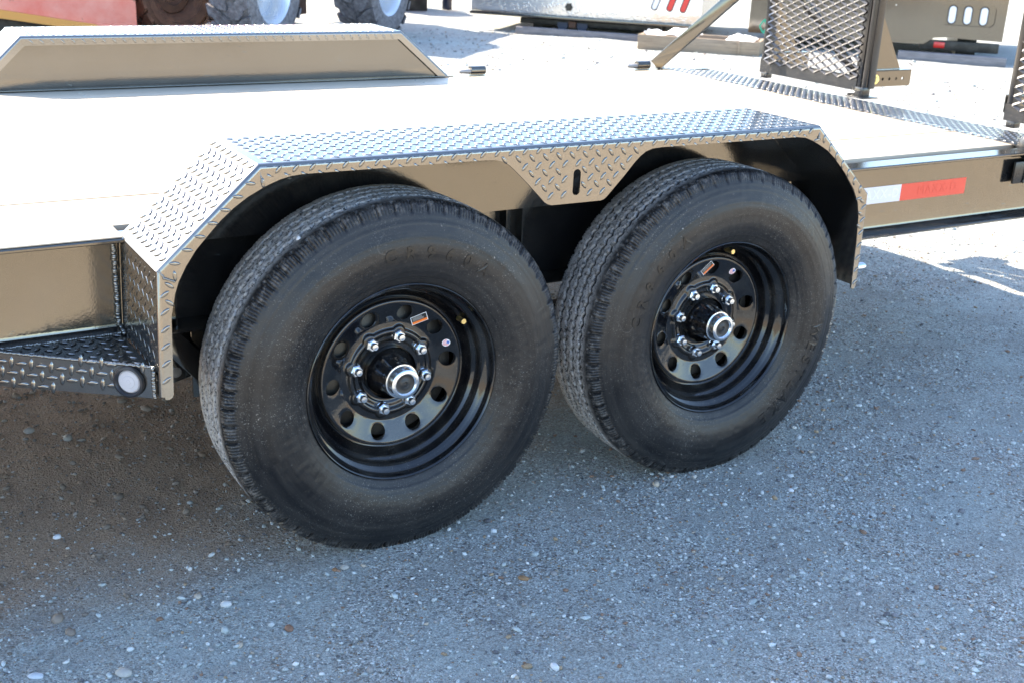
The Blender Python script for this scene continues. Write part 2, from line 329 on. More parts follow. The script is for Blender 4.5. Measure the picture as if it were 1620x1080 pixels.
keep = (rng.uniform(0,1,n) < dens) & (py > -1.5+.0*px); px = px[keep]; py = py[keep]
sz = np.clip(.0023*np.exp(rng.normal(0,.55,len(px))), .0012, .0105)
o = stones(px, py, sz, 'loose_gravel'); o['label'] = 'loose grey and brown gravel scattered over the ground round the wheels'
n = 5200; px = rng.uniform(-1.5, 1.6, n); py = rng.uniform(-.1, 2.4, n); keep = (py*.8-px*.38-.15 > rng.uniform(0,.9,n)) & (vnoise(px*3, py*3, 31) > .38); px = px[keep]; py = py[keep]
sz = np.clip(.0065*np.exp(rng.normal(0,.5,len(px))), .003, .021); o = stones(px, py, sz, 'earth_clods', .9); o['label'] = 'brown clods and stones in the rough earth under the trailer'
n = 9000; px = rng.uniform(2.4, 9, n); py = rng.uniform(1.5, 10.5, n); sz = np.clip(.009*np.exp(rng.normal(0,.4,n)), .004, .03)
o = stones(px, py, sz, 'loose_gravel'); o['label'] = 'loose pale gravel on the sunlit yard behind the trailer'
# single larger stones, each its own thing
BIG = [(-.80,-.1,.0,'','')][:0]
def big_stone(x, y, s, fl, c, label, seed, name='stone', cat='stone'):
    r = np.random.RandomState(seed); V = IV2*(1+r.uniform(-.10,.10,(len(IV2),1)))*np.array([1, r.uniform(.6,.85), fl]); a = r.uniform(0, 6.28)
    V = V@np.array([[math.cos(a),math.sin(a),0],[-math.sin(a),math.cos(a),0],[0,0,1]])*s
    me = bpy.data.meshes.new(name); me.from_pydata([tuple(q) for q in V], [], [tuple(int(k) for k in f) for f in IF2]); smoothen(me, 50)
    mt = M_(name+'_surface', c, .75); mt.col(mt.mix(mt.noise(120, detail=5), tuple(k*.75 for k in c), tuple(min(1,k*1.2) for k in c))); mt.bump(mt.noise(300), .0008, .6); me.materials.append(mt.m)
    o = link(name, me); o.location = (x, y, float(ground_h(np.array([x]), np.array([y]))[0])+s*fl*.35)
    return tag(o, label, cat, 'larger stones lying in the gravel')
GREYC = (.42,.42,.42); PALE = (.62,.61,.58); TAN = (.40,.33,.24); BRN = (.22,.12,.07); DKC = (.09,.09,.10)
for k, (x, y, s, fl, c, lab) in enumerate([
    (-.418, -.058, .0115, .6, (.55,.54,.52), 'pale rounded pebble in front of the left tyre, the brightest one there'),
    (-.459, -.004, .0095, .5, (.46,.40,.33), 'beige oval pebble just left of the pale rounded pebble by the left tyre'),
    (-.650, -.190, .0170, .45, (.40,.38,.34), 'large half-buried grey stone at the bottom left of the foreground'),
    (.165, -.245, .0130, .30, (.30,.17,.08), 'flat orange brown chip lying alone below the left tyre'),
    (.802, -.023, .0090, .6, (.50,.47,.42), 'beige pebble near the foot of the right tyre, right of its contact'),
    (.972, -.191, .0085, .6, (.68,.68,.68), 'small white pebble on smooth grey gravel right of the right tyre'),
    (.690, -.012, .0110, .75, (.45,.38,.29), 'upright tan pebble touching the front of the right tyre'),
    (-.660, .365, .0095, .6, (.66,.67,.70), 'bright white pebble in the brown earth at the left'),
    (-.541, .849, .0160, .6, (.30,.28,.25), 'dull grey stone on brown earth under the trailer, behind the marker lamp'),
    (-.620, .935, .0140, .7, (.27,.25,.23), 'dark grey stone farthest back in the brown earth at the left'),
    (-.150, -.030, .0100, .6, (.36,.34,.30), 'round grey pebble beside a rusty chip in front of the left tyre'),
    (-.172, -.028, .0075, .5, (.26,.14,.07), 'rusty brown chip beside the round grey pebble by the left tyre'),
    (.053, -.545, .0110, .6, (.60,.60,.60), 'white pebble at the very bottom edge of the foreground'),
    (-.790, -.125, .0150, .3, (.50,.53,.56), 'flat slate grey flake in the bottom left corner'),
    (-.335, -.190, .0120, .4, (.24,.13,.08), 'flat reddish brown stone low in the left foreground')]):
    big_stone(x, y, s, fl, c, lab, 50+k)

# ---------------------------------------------------------------- tread plate lugs
def lugs(mb, o, u, v, n, inside, u0, u1, v0, v1, pitch=.033, L=.0112, W=.0040, H=.0018, off=(0,0), stag=.5, turn=0):
    o, u, v, n = map(Vector, (o, u, v, n)); K = 8
    if turn: q_ = max(abs(u0),abs(u1),abs(v0),abs(v1))*1.5; u0, u1, v0, v1 = -q_, q_, -q_, q_
    cs = [(math.cos(2*PI*i/K), math.sin(2*PI*i/K)) for i in range(K)]
    j0, j1 = int(math.floor(v0/pitch))-1, int(math.ceil(v1/pitch))+1; i0, i1 = int(math.floor(u0/pitch))-1, int(math.ceil(u1/pitch))+1
    for t in (0, 1):
        A = ((PI/4+.12) if t == 0 else (-PI/4-.12))+turn; ca, sa = math.cos(A), math.sin(A); ct, st_ = math.cos(turn), math.sin(turn)
        for i in range(i0, i1):
            for j in range(j0, j1):
                a = (i+.5*t)*pitch+off[0]; b = (j+stag*t)*pitch+off[1]
                if turn: a, b = a*ct-b*st_, a*st_+b*ct
                if not inside(a, b): continue
                c = o+u*a+v*b; d = u*ca+v*sa; e = v*ca-u*sa
                def P(s, h, k):
                    x, y = cs[k]; x = math.copysign(abs(x)**1.25, x)
                    return c+d*(x*L*s)+e*(y*W*s)+n*h
                vs = [P(1, -.0002, k) for k in range(K)]+[P(.84, H*.80, k) for k in range(K)]+[P(.5, H*1.0, k) for k in range(K)]+[c+n*H*1.02]
                fs = [(k,(k+1)%K,K+(k+1)%K,K+k) for k in range(K)]+[(K+k,K+(k+1)%K,2*K+(k+1)%K,2*K+k) for k in range(K)]+[(2*K+k,2*K+(k+1)%K,3*K) for k in range(K)]
                mb.add(vs, fs)
def inpoly(poly):
    def f(x, y):
        r = False; n = len(poly)
        for i in range(n):
            x1, y1 = poly[i]; x2, y2 = poly[(i+1) % n]
            if (y1 > y) != (y2 > y) and x < (x2-x1)*(y-y1)/(y2-y1)+x1: r = not r
        return r
    return f
def segdist(x, y, p, q):
    dx, dy = q[0]-p[0], q[1]-p[1]; t = max(0, min(1, ((x-p[0])*dx+(y-p[1])*dy)/(dx*dx+dy*dy))); return math.hypot(x-p[0]-t*dx, y-p[1]-t*dy)

# ================================================================ THE TRAILER
TR = thing('flatbed_trailer', 'black tandem axle flatbed trailer with pale wood deck, tread plate fenders and upright mesh ramps', 'trailer')
DZ = .69; YN = .275; YF = 2.20
# side rails: channel section, extruded along X
def channel(x0, x1, y0, sg):
    w_ = y0+sg*.045
    P = [(y0+.001*sg,DZ-.001),(y0+sg*.062,DZ-.001),(y0+sg*.062,DZ-.010),(w_+sg*.008,DZ-.010),(w_+sg*.008,.500),(y0+sg*.062,.490),(y0+sg*.062,.474),(y0+sg*.003,.474),(y0-sg*.001,.4765),(y0-sg*.001,.4800),(y0+sg*.003,.4835),(w_-sg*.008,.490),(w_-sg*.002,.4935),(w_,.500),(w_,DZ-.020),(w_-sg*.004,DZ-.014),(y0+sg*.002,DZ-.010),(y0-.001*sg,DZ-.008),(y0-.001*sg,DZ-.004)]
    mb = MB(); n = len(P); vs = [(x0,y,z) for y, z in P]+[(x1,y,z) for y, z in P]
    fs = [(i,(i+1)%n,n+(i+1)%n,n+i) for i in range(n)]+[tuple(range(n))[::-1], tuple(range(n,2*n))]
    return mb.add(vs, fs)
def fixn(o):
    bm = bmesh.new(); bm.from_mesh(o.data); bmesh.ops.recalc_face_normals(bm, faces=bm.faces); bm.to_mesh(o.data); bm.free(); return o
fixn(channel(-2.6, 2.56, .245, 1).build('side_rail', BLACK, TR, 30))
fixn(channel(-2.6, 2.56, 2.235, -1).build('side_rail', BLACK, TR, 30))
# deck boards
edges = [.337,.585]+[.585+.2*k for k in range(1,7)]+[1.985, YF-.05]
edges = sorted(set(round(e,3) for e in edges))
for k in range(len(edges)-1):
    mb = MB(); mb.box(-2.6, 2.312+rng.uniform(-.001,.001), edges[k]+.0045, edges[k+1]-.0045, DZ-.038, DZ+.0025+rng.uniform(-.001,.001)); mb.build('deck_board', PINE, TR, bevel=.002)
MB().box(-2.6, -.50, .247, .3352, DZ, DZ+.003).build('deck_board', PINE, TR, bevel=.001)
mb = MB()
for k in range(17): x = -2.45+k*.31; mb.box(x-.004, x+.004, .30, YF-.02, .585, DZ-.040).box(x-.03, x+.03, .30, YF-.02, .578, .585)
mb.build('crossmembers', DARK, TR, kind='stuff')
mb = MB()    # screw heads along the board ends
for e in range(len(edges)-1):
    for x in (2.27,1.05,-.2):
        for f in (.28,.72):
            y = edges[e]*(1-f)+edges[e+1]*f; mb.tube((x,y,DZ+.001), (x,y,DZ+.0042), .0045, 8)
mb.build('deck_screws', ZINC, TR, kind='stuff')
# rear tread plate tail, folded down to the hinge line
mb = MB(); YA, YB = YN+.02, YF+.03
for (x0, z0, x1, z1) in ((2.300, DZ+.005, 2.365, DZ+.003), (2.365, DZ+.003, 2.600, DZ-.010)):
    mb.add([(x0,YA,z0),(x1,YA,z1),(x1,YB,z1),(x0,YB,z0),(x0,YA,z0-.006),(x1,YA,z1-.006),(x1,YB,z1-.006),(x0,YB,z0-.006)], [(0,1,2,3),(7,6,5,4),(0,4,5,1),(3,2,6,7),(0,3,7,4),(1,5,6,2)])
tp = mb.build('tail_plate', FENDP, TR)
mb = MB(); T1 = Vector((.235,0,-.013)).normalized()
lugs(mb, (2.30,0,DZ+.005), (1,0,0), (0,1,0), (0,0,1), lambda a, b: .006 < a < .060 and YA+.01 < b < YB-.01, 0, .065, YA, YB)
lugs(mb, (2.365,0,DZ+.003), T1, (0,1,0), (0,0,1), lambda a, b: .008 < a < .228 and YA+.01 < b < YB-.01, 0, .235, YA, YB)
mb.build('raised_lugs', FENDP, TR, 60, kind='stuff')
MB().box(2.560, 2.600, YN+.02, YF+.02, .560, .6745).build('rear_crossbar', BLACK, TR, bevel=.006)
# rear corner socket: rounded tube end with its plate and weld
CO = node('rear_corner_socket', TR)
mb = MB(); pr = [(0,-.045)]+[(.041*math.sin(a), -.045+.0*a+ (.041-.041*math.cos(a))*.55) for a in np.linspace(.15, PI/2, 8)]+[(.041,.25),(.0,.25)]
m_ = MB().lathe([(max(r,.0001), y) for r, y in pr], 36)
m_.v = [(2.255+.045+q[1], .262+q[0]*1.0, .700+q[2]*1.0) for q in m_.v]; fixn(m_.build('socket_tube', DARKG, CO, 50))
MB().box(2.235, 2.57, .2775-.012, .2775-.004, .585, .655).build('socket_plate', DARKG, CO, bevel=.003)
wb = MB()
def weld(mb, a, b, r=.004, seed=0, step=.8):
    a, b = Vector(a), Vector(b); n = max(2, int((b-a).length/(r*step))); rs = np.random.RandomState(seed)
    for k in range(n+1):
        c = a.lerp(b, k/n)+Vector(rs.uniform(-1,1,3)*r*.22); s = r*rs.uniform(.85,1.2)
        mb.add([(c+Vector(q)*s)[:] for q in IV], [tuple(int(i) for i in f) for f in IF])
weld(wb, (2.286,.262,.645), (2.280,.262,.588), .0035, 4); wb.build('weld_bead', DARK, CO, 60, kind='stuff')

# ---- fenders
cx = .403
OUT = [(-.508,.444),(-.500,.688),(-.302,.872),(1.108,.871),(1.306,.688),(1.314,.440)]
INN = [(1.291,.436)]
def off(poly, d):      # offset an open polyline inwards
    r = []
    for i, p in enumerate(poly):
        ns = []
        for a, b in ((i-1,i),(i,i+1)):
            if 0 <= a and b < len(poly):
                q = Vector((poly[b][0]-poly[a][0], poly[b][1]-poly[a][1])).normalized(); ns.append(Vector((q.y, -q.x)))
        if len(ns) == 2: mm = (ns[0]+ns[1]); mm = mm/(mm.dot(ns[0]))
        else: mm = ns[0]
        r.append((p[0]+mm.x*d, p[1]+mm.y*d))
    return r
SLOT = [(.4045+.0095*math.sin(a), (.814-.0095 if math.cos(a) > 0 else .757+.0095)+.0095*math.cos(a)) for a in np.linspace(0, 2*PI, 24, endpoint=False)]
# inner edge of the lip, read left to right along the openings
def arc(c, r, a0, a1, n): return [(c[0]+r*math.cos(a), c[1]+r*math.sin(a)) for a in np.linspace(a0, a1, n)]
INNER = [(-.482,.447),(-.4775,.60),(-.469,.642),(-.461,.665),(-.446,.693),(-.426,.722),(-.401,.749),(-.379,.772),(-.353,.794),(-.325,.813),(-.289,.831),(-.262,.841),(-.240,.846),(-.215,.848),(.022,.848),(.180,.848),(.203,.8465),(.220,.842),(.236,.833),(.256,.815),(.289,.784),(.325,.748),(.333,.743),(.343,.740),(.470,.740),(.479,.742),(.487,.748),(.531,.792),(.554,.817),(.569,.831),(.584,.841),(.602,.8465),(.627,.848),(.817,.848),(1.030,.848),(1.060,.845),(1.086,.836),(1.115,.822),(1.141,.808),(1.165,.790),(1.210,.748),(1.247,.706),(1.270,.668),(1.280,.630),(1.286,.562),(1.291,.438)]
def fender(near):
    nd = node('tread_plate_fender', TR, label=None if near else 'far side fender, its smooth inner panel facing the deck')
    dx = 0 if near else -.075
    P = [(x+dx, z) for x, z in OUT]
    if near: yo, yi, sg = 0.0, YN+.002, 1
    else: yo, yi, sg = 2.165, 2.455, 1      # the edge towards the camera first
    if not near: P = [(-.548,.693),(-.362,.872),(1.02,.872),(1.232,.693)]
    rb = .009; th = .0045; rows = [(yi, 0)]+[(yo+rb*(1-math.sin(a)), rb*(1-math.cos(a))) for a in np.linspace(0, PI/2, 7)]
    mb = MB(); allr = []
    for y, d in rows: allr.append([(x, y, z) for x, z in off(P, d)])
    vs = [q for r in allr for q in r]; m = len(P); fs = [(i*m+j, i*m+j+1, (i+1)*m+j+1, (i+1)*m+j) for i in range(len(rows)-1) for j in range(m-1)]
    und = [(x, yi, z) for x, z in off(P, th)]+[(x, yo+th, z) for x, z in off(P, th)]; b = len(vs)
    fs += [(b+j, b+m+j, b+m+j+1, b+j+1) for j in range(m-1)]+[(j, b+j, b+j+1, j+1) for j in range(m-1)]
    for e in (0, m-1): fs += [(e, rows and m+e, b+m+e, b+e)]
    mb.add(vs+und, fs); ft = mb.build('top_sheet', FENDP, nd, 30)
    seg = off(P, rb)
    if near:
        lipo = [seg[0]]+seg[1:-1]+[seg[-1]]
        # rounded bottom corners of the two lip ends
        poly = [(-.4975,.4385),(-.4993,.449)]+seg[1:-1]+[(1.3050,.447),(1.3035,.437),(1.2980,.4335)]+INNER[::-1]+[(-.4840,.441),(-.4900,.4375)]
        mb = MB(); mb.extrude(poly, (0,yo,0), (1,0,0), (0,0,1), (0,th,0), [SLOT]); fixn(mb.build('side_lip', FENDP, nd, 30))
        lg = MB(); ins = inpoly(poly)
        def ok(x, z):
            if not (ins(x,z) or False): return False
            if abs(x-.4045) < .0155 and .749 < z < .822: return False
            return True
        lugs(lg, (0,yo,0), (1,0,0), (0,0,1), (0,-1,0), lambda a, b: -.285 < a < 1.09 and ((b > .858) or (.8435 < b < .8475 and not .17 < a < .63) or (b > .746 and ok(a, b) and ok(a+.002,b+.002) and ok(a-.002,b-.002) and ok(a+.002,b-.002))), -.35, 1.25, .70, .88, .0335, off=(.004,.8612-.0335*25), stag=.53, H=.0026)
        lg.v = [(x, y, min(z, .8665)) for x, y, z in lg.v]
        lg.v = [(x, y, max(z, .8482)) if (z < .8482 and z > .832 and (x < .19 or x > .615)) else (x, y, z) for x, y, z in lg.v]
        # lugs on the sloping and upright lips follow their own sheet
        for (s0, s1, aa) in ((0,1,0),(1,2,0),(3,4,0),(4,5,0)):
            p, q = Vector((P[s0][0],0,P[s0][1])), Vector((P[s1][0],0,P[s1][1])); L = (q-p).length; t = (q-p)/L; n_ = t.cross(Vector((0,1,0)))  # towards the inside
            if n_.z > 0 and s0 in (1,3): n_ = -n_
            if s0 == 0 and n_.x < 0 or s0 == 4 and n_.x > 0: n_ = -n_
            def okk(a, b, p=p, t=t, n_=n_, L=L, s0=s0):
                c = p+t*a+n_*b; lim = .012
                if s0 in (1, 3) and c.z > .842: return False
                return lim < a < L-.012 and b > .010 and ok(c.x, c.z) and ok((c+n_*.0035).x, (c+n_*.0035).z)
            lugs(lg, p, t, n_, (0,-1,0), okk, 0, L, 0, .09, .0335, off=(0,.0135), stag=.27 if s0 in (0,4) else .5, H=.0026)
        lg.build('lip_lugs', FENDP, nd, 60, kind='stuff')
    else:
        h = .022; lp = seg[:]; lo = off(P, rb+h); mb = MB()
        poly = seg+lo[::-1]; mb.extrude(poly, (0,yo,0), (1,0,0), (0,0,1), (0,th,0)); fixn(mb.build('side_lip', FENDP, nd, 30))
        pin = off(P, .006)
        mb = MB(); mb.extrude([pin[0],pin[1],pin[2],pin[3]], (0,yo+.012,0), (1,0,0), (0,0,1), (0,.004,0)); fixn(mb.build('inner_panel', BLACK, nd, 30))
        MB().box(-.66, 1.25, yo-.002, yo+.012, DZ+.001, DZ+.007).build('panel_foot_strip', BLACK, nd, bevel=.002)
        lg = MB(); L = 1.38
        lugs(lg, (P[1][0],yo,.872), (1,0,0), (0,0,-1), (0,-1,0), lambda a, b: .01 < a < L-.01 and .012 < b < .028, 0, L, 0, .04, .0335, off=(0,.0195-.0168*0))
        lg.build('lip_lugs', FENDP, nd, 60, kind='stuff')
    lg = MB()
    for s in range(len(P)-1):
        p, q = Vector((P[s][0],0,P[s][1])), Vector((P[s+1][0],0,P[s+1][1])); L = (q-p).length; t = (q-p)/L; n_ = t.cross(Vector((0,1,0)))
        n_ = -n_ if ((s in (1,2,3) or (not near)) and n_.z < 0) else n_
        if near and s == 0: n_ = Vector((-1,0,0))
        if near and s == 4: n_ = Vector((1,0,0))
        w0, w1 = yo+rb+.006, yi-.008
        lugs(lg, p, t, (0,1,0), n_, lambda a, b: .010 < a < L-.010 and w0 < b < w1, 0, L, w0, w1, .0335, off=(.008,.004), H=.0010 if (near and s == 0) else (.0026 if (near and s in (1, 3)) else .0015))
    lg.build('top_lugs', FENDP, nd, 60, kind='stuff')
    if near:
        MB().extrude([(-.4985,.672),(-.496,.686),(-.302,.8665),(1.106,.8655),(1.300,.686),(1.3035,.672)], (0,.2385,0), (1,0,0), (0,0,1), (0,.0045,0)).build('back_panel', BLACK, nd)
        nd.children[-1] and None
        wb = MB(); weld(wb, (-.495,.004,.690), (-.487,-.002,.676), .0028, 1); weld(wb, (-.487,-.002,.676), (-.470,-.002,.668), .0024, 2)
        weld(wb, (-.300,.004,.862), (-.297,-.002,.838), .0026, 3); weld(wb, (1.107,.004,.862), (1.103,-.002,.842), .0026, 5)
        weld(wb, (-.512,.284,.672), (-.512,.284,.500), .0055, 6); weld(wb, (-.510,.280,.498), (-.510,.248,.492), .005, 16)
        wb.build('weld_bead', FENDP, nd, 60, kind='stuff')
    return nd
FN = fender(True); FF = fender(False)
fixn(MB().tube((1.310,.018,.487), (1.340,.018,.487), .011, 20).tube((1.340,.018,.487), (1.346,.018,.487), .008, 20).build('side_stud', ZINC, FN, 40))
# inside of the wheel well: stiffeners and hangers on the rail
for x in (.390, .434, 1.245, 1.36, -.40): MB().box(x-.002, x+.002, .262, .289, .476, DZ-.016).build('rail_stiffener', BLACK, TR)
for x0 in (.36, -.47, 1.24):
    for y in (.325, .395): MB().extrude([(x0-.03,.476),(x0+.15,.476),(x0+.11,.345),(x0+.05,.33),(x0+.02,.345)], (0,y,0), (1,0,0), (0,0,1), (0,.008,0)).build('spring_hanger', BLACK, TR, bevel=.001)
    MB().tube((x0+.075,.31,.365), (x0+.075,.42,.365), .012, 12).build('hanger_bolt', ZINC, TR)
mb = MB()
mb.bar((-.425,.30,.468), (-.335,.30,.36), .050, .030, (0,-1,.0))
mb.build('hanger_brace', BLACK, TR, bevel=.002)
MB().box(-.36,-.24,.31,.32,.30,.476).build('hanger_brace', BLACK, TR, bevel=.002)
for x in (0, .8597):
    LS = node('leaf_spring', TR, (x,0,0))
    for k in range(4):
        L = .40-k*.07; f = lambda t: .355+(t/.4)**2*.05; xs = [j*L/6 for j in range(-6, 7)]
        pl = [(q, f(q)-k*.008+.0037) for q in xs]+[(q, f(q)-k*.008-.0035) for q in xs[::-1]]
        fixn(MB().extrude(pl, (0,.338,0), (1,0,0), (0,0,1), (0,.045,0)).build('leaf', DARK, LS))
    MB().box(-.05, .05, .325, .395, .395, .410).build('clamp_plate', DARK, LS)
    for dx in (-.035,.035):
        for y in (.325,.395): MB().tube((dx,y,.30), (dx,y,.425), .007, 8).build('u_bolt_leg', ZINC, LS)
for x in (0, .8597): MB().tube((x,.19,.388), (x,2.28,.388), .038, 24).build('axle_tube', DARK, TR, 40)

# ---- the side step gusset with its marker lamp
GS = node('side_gusset', TR)
A = Vector((-.512,.018,0)); B = Vector((-.785,.268,0)); t = (B-A).normalized(); nn = Vector((t.y,-t.x,0)); nn = -nn if nn.y > 0 else nn; L = (B-A).length
hc = (A+t*.0505).xy
H = [(.050+.0235*math.cos(a), .4665+.0235*math.sin(a)) for a in np.linspace(0, 2*PI, 28, endpoint=False)]
mb = MB(); mb.extrude([(0,.437),(L,.419),(L,.492),(0,.500)], A, t, (0,0,1), -nn*.004, [H]); fixn(mb.build('face_plate', FENDP, GS))
lg = MB(); lugs(lg, A, t, (0,0,1), nn, lambda a, b: .007 < a < L-.008 and .4385-.018*a/L+.003 < b < .4985-.008*a/L and math.hypot(a-.050, b-.4665) > .036, 0, L, .41, .51, .0300, L=.0135, W=.0052, H=.0028, off=(.006,.004), turn=PI/4); lg.build('face_lugs', FENDP, GS, 60, kind='stuff')
mb = MB(); mb.add([A-nn*.005+Vector((0,0,.488)), B-nn*.004+Vector((0,0,.486)), (-.512,.268,.486), A-nn*.005+Vector((0,0,.482)), B-nn*.004+Vector((0,0,.480)), (-.512,.268,.480)], [(0,1,2),(5,4,3),(0,3,4,1),(1,4,5,2),(2,5,3,0)])
fixn(mb.build('shelf_plate', FENDP, GS))
u1 = t; lg = MB(); tri = [(-.525,.045),(-.735,.258),(-.525,.258)]; ins = inpoly(tri)
lugs(lg, (0,0,.488), (1,0,0), (0,1,0), (0,0,1), ins, -.8, -.5, 0, .3, .034); lg.build('shelf_lugs', FENDP, GS, 60, kind='stuff')
wb = MB(); weld(wb, A-nn*.001+Vector((0,0,.4995)), A+t*(L-.02)-nn*.001+Vector((0,0,.491)), .0036, 11); weld(wb, A+Vector((-.002,-.003,.498)), A+Vector((-.002,-.003,.440)), .0042, 12)
weld(wb, (-.516,.262,.488), (-.760,.266,.487), .0036, 13); wb.build('weld_bead', FENDP, GS, 60, kind='stuff')
def tolamp(mb, c, n):
    c = Vector(c); n = Vector(n).normalized(); x = n.cross(Vector((0,0,1))).normalized(); z = x.cross(n); mb.v = [tuple(c+x*q[0]-n*q[1]+z*q[2]) for q in mb.v]; return mb
lc = A+t*.050+Vector((0,0,.4665))+nn*.001
g = tolamp(MB().lathe([(.0235,.004),(.0300,.000),(.0315,-.004),(.0300,-.0085),(.0265,-.0095),(.0240,-.006),(.0225,.000),(.0225,.006)], 40), lc, nn); fixn(g.build('rubber_grommet', GROM, GS, 50))
g = tolamp(MB().lathe([(.0001,-.0070),(.004,-.0070),(.0045,-.0062),(.012,-.0060),(.0125,-.0052),(.020,-.0048),(.0232,-.002),(.0232,.004)], 40), lc, nn); fixn(g.build('marker_lamp', LENSW, GS, 30, label='round frosted clear marker lamp in a black rubber grommet'))

# ---- reflective tape on the rail
def text_mesh(s, size, name, th=.0004, bold=0, align='CENTER', sp=1.0):
    c = bpy.data.curves.new(name, 'FONT'); c.body = s; c.size = size; c.extrude = th; c.align_x = align; c.align_y = 'CENTER'; c.offset = bold; c.resolution_u = 3; c.space_character = sp
    o = bpy.data.objects.new(name, c); COL.objects.link(o); dg = bpy.context.evaluated_depsgraph_get(); me = bpy.data.meshes.new_from_object(o.evaluated_get(dg)); bpy.data.objects.remove(o); bpy.data.curves.remove(c); me.name = name; return me
yt = .2893
def onrail(me, x, z, y=yt, sx=1, tilt=0):
    for v in me.vertices:
        a, b, c = v.co; v.co = (x+a*sx, y-c-.0004, z+b+a*tilt)
WB = node('reflective_tape', TR)
MB().box(1.45, 1.758, yt-.0006, yt, .5665, .6165).build('silver_section', TAPEW, WB)
MB().box(1.758, 2.042, yt-.0006, yt, .5665, .6165).build('red_section', TAPER, WB)
me = text_mesh('MAXX-D', .040, 'silver_lettering', .0001, 0, sp=1.15); onrail(me, 1.664, .5915, yt-.0007); me.materials.append(TAPEL); link('silver_lettering', me, WB)
me = text_mesh('MAXX-D', .040, 'red_lettering', .0001, 0, sp=1.15); onrail(me, 1.915, .5925, yt-.0007); me.materials.append(TAPERL); link('red_lettering', me, WB)

# ---- wheels
RT = .388
def tyre_mesh():
    NT = 1024; yc = .086
    key = [(.2140,.010),(.2165,.001),(.2200,-.0035),(.2280,-.0075),(.2290,-.0088),(.2300,-.0085),(.2400,-.0150),(.2550,-.0210),(.2700,-.0255),(.2900,-.0285),(.3080,-.0280),(.3250,-.0240),(.3400,-.0180),(.3520,-.0130),(.3600,-.0098),(.3690,-.0065),(.3785,-.0025),(.3850,.0020),(.3885,.0080),(.3900,.0140),(.3910,.0300),(.3920,.0560),(.3924,.0860)]
    full = key+[(r, 2*yc-y) for r, y in key[::-1][1:]]
    # resample: coarse sidewall, fine tread
    pts = [np.array(full[0])]
    for a, b in zip(full[:-1], full[1:]):
        a, b = np.array(a), np.array(b); L = np.linalg.norm(b-a); mid = (a+b)/2
        st = .0021 if mid[0] > .365 and mid[1] < yc*2-.0 else (.0032 if mid[1] < yc else .02)
        k = max(1, int(round(L/st)))
        for j in range(1, k+1): pts.append(a+(b-a)*j/k)
    p = np.array(pts); m = len(p)
    # chaikin-like smoothing
    for _ in range(3): p[1:-1] = p[1:-1]*.5+(p[:-2]+p[2:])*.25
    tn = np.gradient(p, axis=0); tn /= np.linalg.norm(tn, axis=1)[:,None]; nr = np.stack([tn[:,1], -tn[:,0]], 1)     # outward (r,y)
    th = np.arange(NT)*2*PI/NT; TH, Yg = np.meshgrid(th, p[:,1], indexing='ij'); Rg = np.meshgrid(th, p[:,0], indexing='ij')[1]
    D = np.zeros_like(TH); near = np.minimum(Yg, 2*yc-Yg)
    tri = lambda q: 2*np.abs(2*(q-np.floor(q+.5)))-1
    idx = np.arange(NT)[:,None]; blk = idx % 16
    tread = Rg > .3885
    for j, yg in enumerate((.043, .0715, .1005, .129)):
        wob = .0032*tri(TH*96/(2*PI)+(j%2)*.5); e = np.abs(Yg-(yg+wob)); D -= np.where(tread, np.clip((.0052-e)/.0014, 0, 1), 0)*.0095
    # lateral sipes on the ribs
    sip = ((idx+np.round(Yg*700).astype(int)) % 11 == 0) & tread & (Yg > .046) & (Yg < .126); D -= sip*.0022
    # shoulder notches with fine sipes between
    sh = (near > -.0082) & (near < .0150) & (Rg > .3650)
    dep = np.select([blk <= 1, blk == 2], [.0054, .0018], 0)+np.where(np.isin(blk, (5, 8, 11, 14)), .0020, 0)
    edge = np.clip((near+.0082)/.003, 0, 1)*np.clip((.0150-near)/.003, 0, 1); D -= sh*dep*edge
    # slight decoupling groove near the shoulder and rings on the sidewall
    rid = lambda r0, w_, h: h*np.clip(1-np.abs(Rg-r0)/w_, 0, 1)
    sw = near < 0
    D += np.where(sw, rid(.3590,.0016,.0020)+rid(.3535,.0015,.0017)+rid(.3485,.0015,.0014)+rid(.2480,.0015,.0008)+rid(.2375,.0012,.0008)+rid(.3215,.0015,.0006)+rid(.2600,.0014,.0005), 0)
    D += (vnoise(TH*26, Rg*90, 4)-.5)*.0006
    RR = Rg+nr[None,:,0]*D; YY = Yg+nr[None,:,1]*D
    V = np.stack([RR*np.sin(TH), YY, RR*np.cos(TH)], 2).reshape(-1, 3)
    me = bpy.data.meshes.new('tyre'); me.vertices.add(len(V)); me.vertices.foreach_set('co', V.astype(np.float32).ravel())
    a = (np.arange(NT)[:,None]*m+np.arange(m-1)[None]); b = (((np.arange(NT)+1)%NT)[:,None]*m+np.arange(m-1)[None])
    q = np.stack([a, a+1, b+1, b], 2).reshape(-1, 4).astype(np.int32); fill(me, q); smoothen(me, 50); me.materials.append(RUBBER)
    return me, p
TYRE, TP = tyre_mesh()
def side_y(r):      # outer sidewall surface y at radius r
    k = TP[:len(TP)//2]; o = np.argsort(k[:,0]); return float(np.interp(r, k[o,0], k[o,1]))
def arc_text(s, size, r0, a_deg, adv, mat_, th=.0008, bold=.0012):
    out = []
    for i, ch in enumerate(s):
        me = text_mesh(ch, size, 'letter', th, bold)
        for v in me.vertices:
            x, y, z = v.co; r = r0+y; a = x/r0; v.co = (r*math.sin(a), side_y(r)-.0006-(z+th)*.5, r*math.cos(a))
        me.materials.append(mat_); out.append((me, a_deg+adv*i))
    return out
bpy.context.view_layer.update()
LETTERS = arc_text('CR960A', .036, .289, -78, 8.9, LETTER)+arc_text('WESTLAKE', .046, .297, 98, 7.4, LETTER)
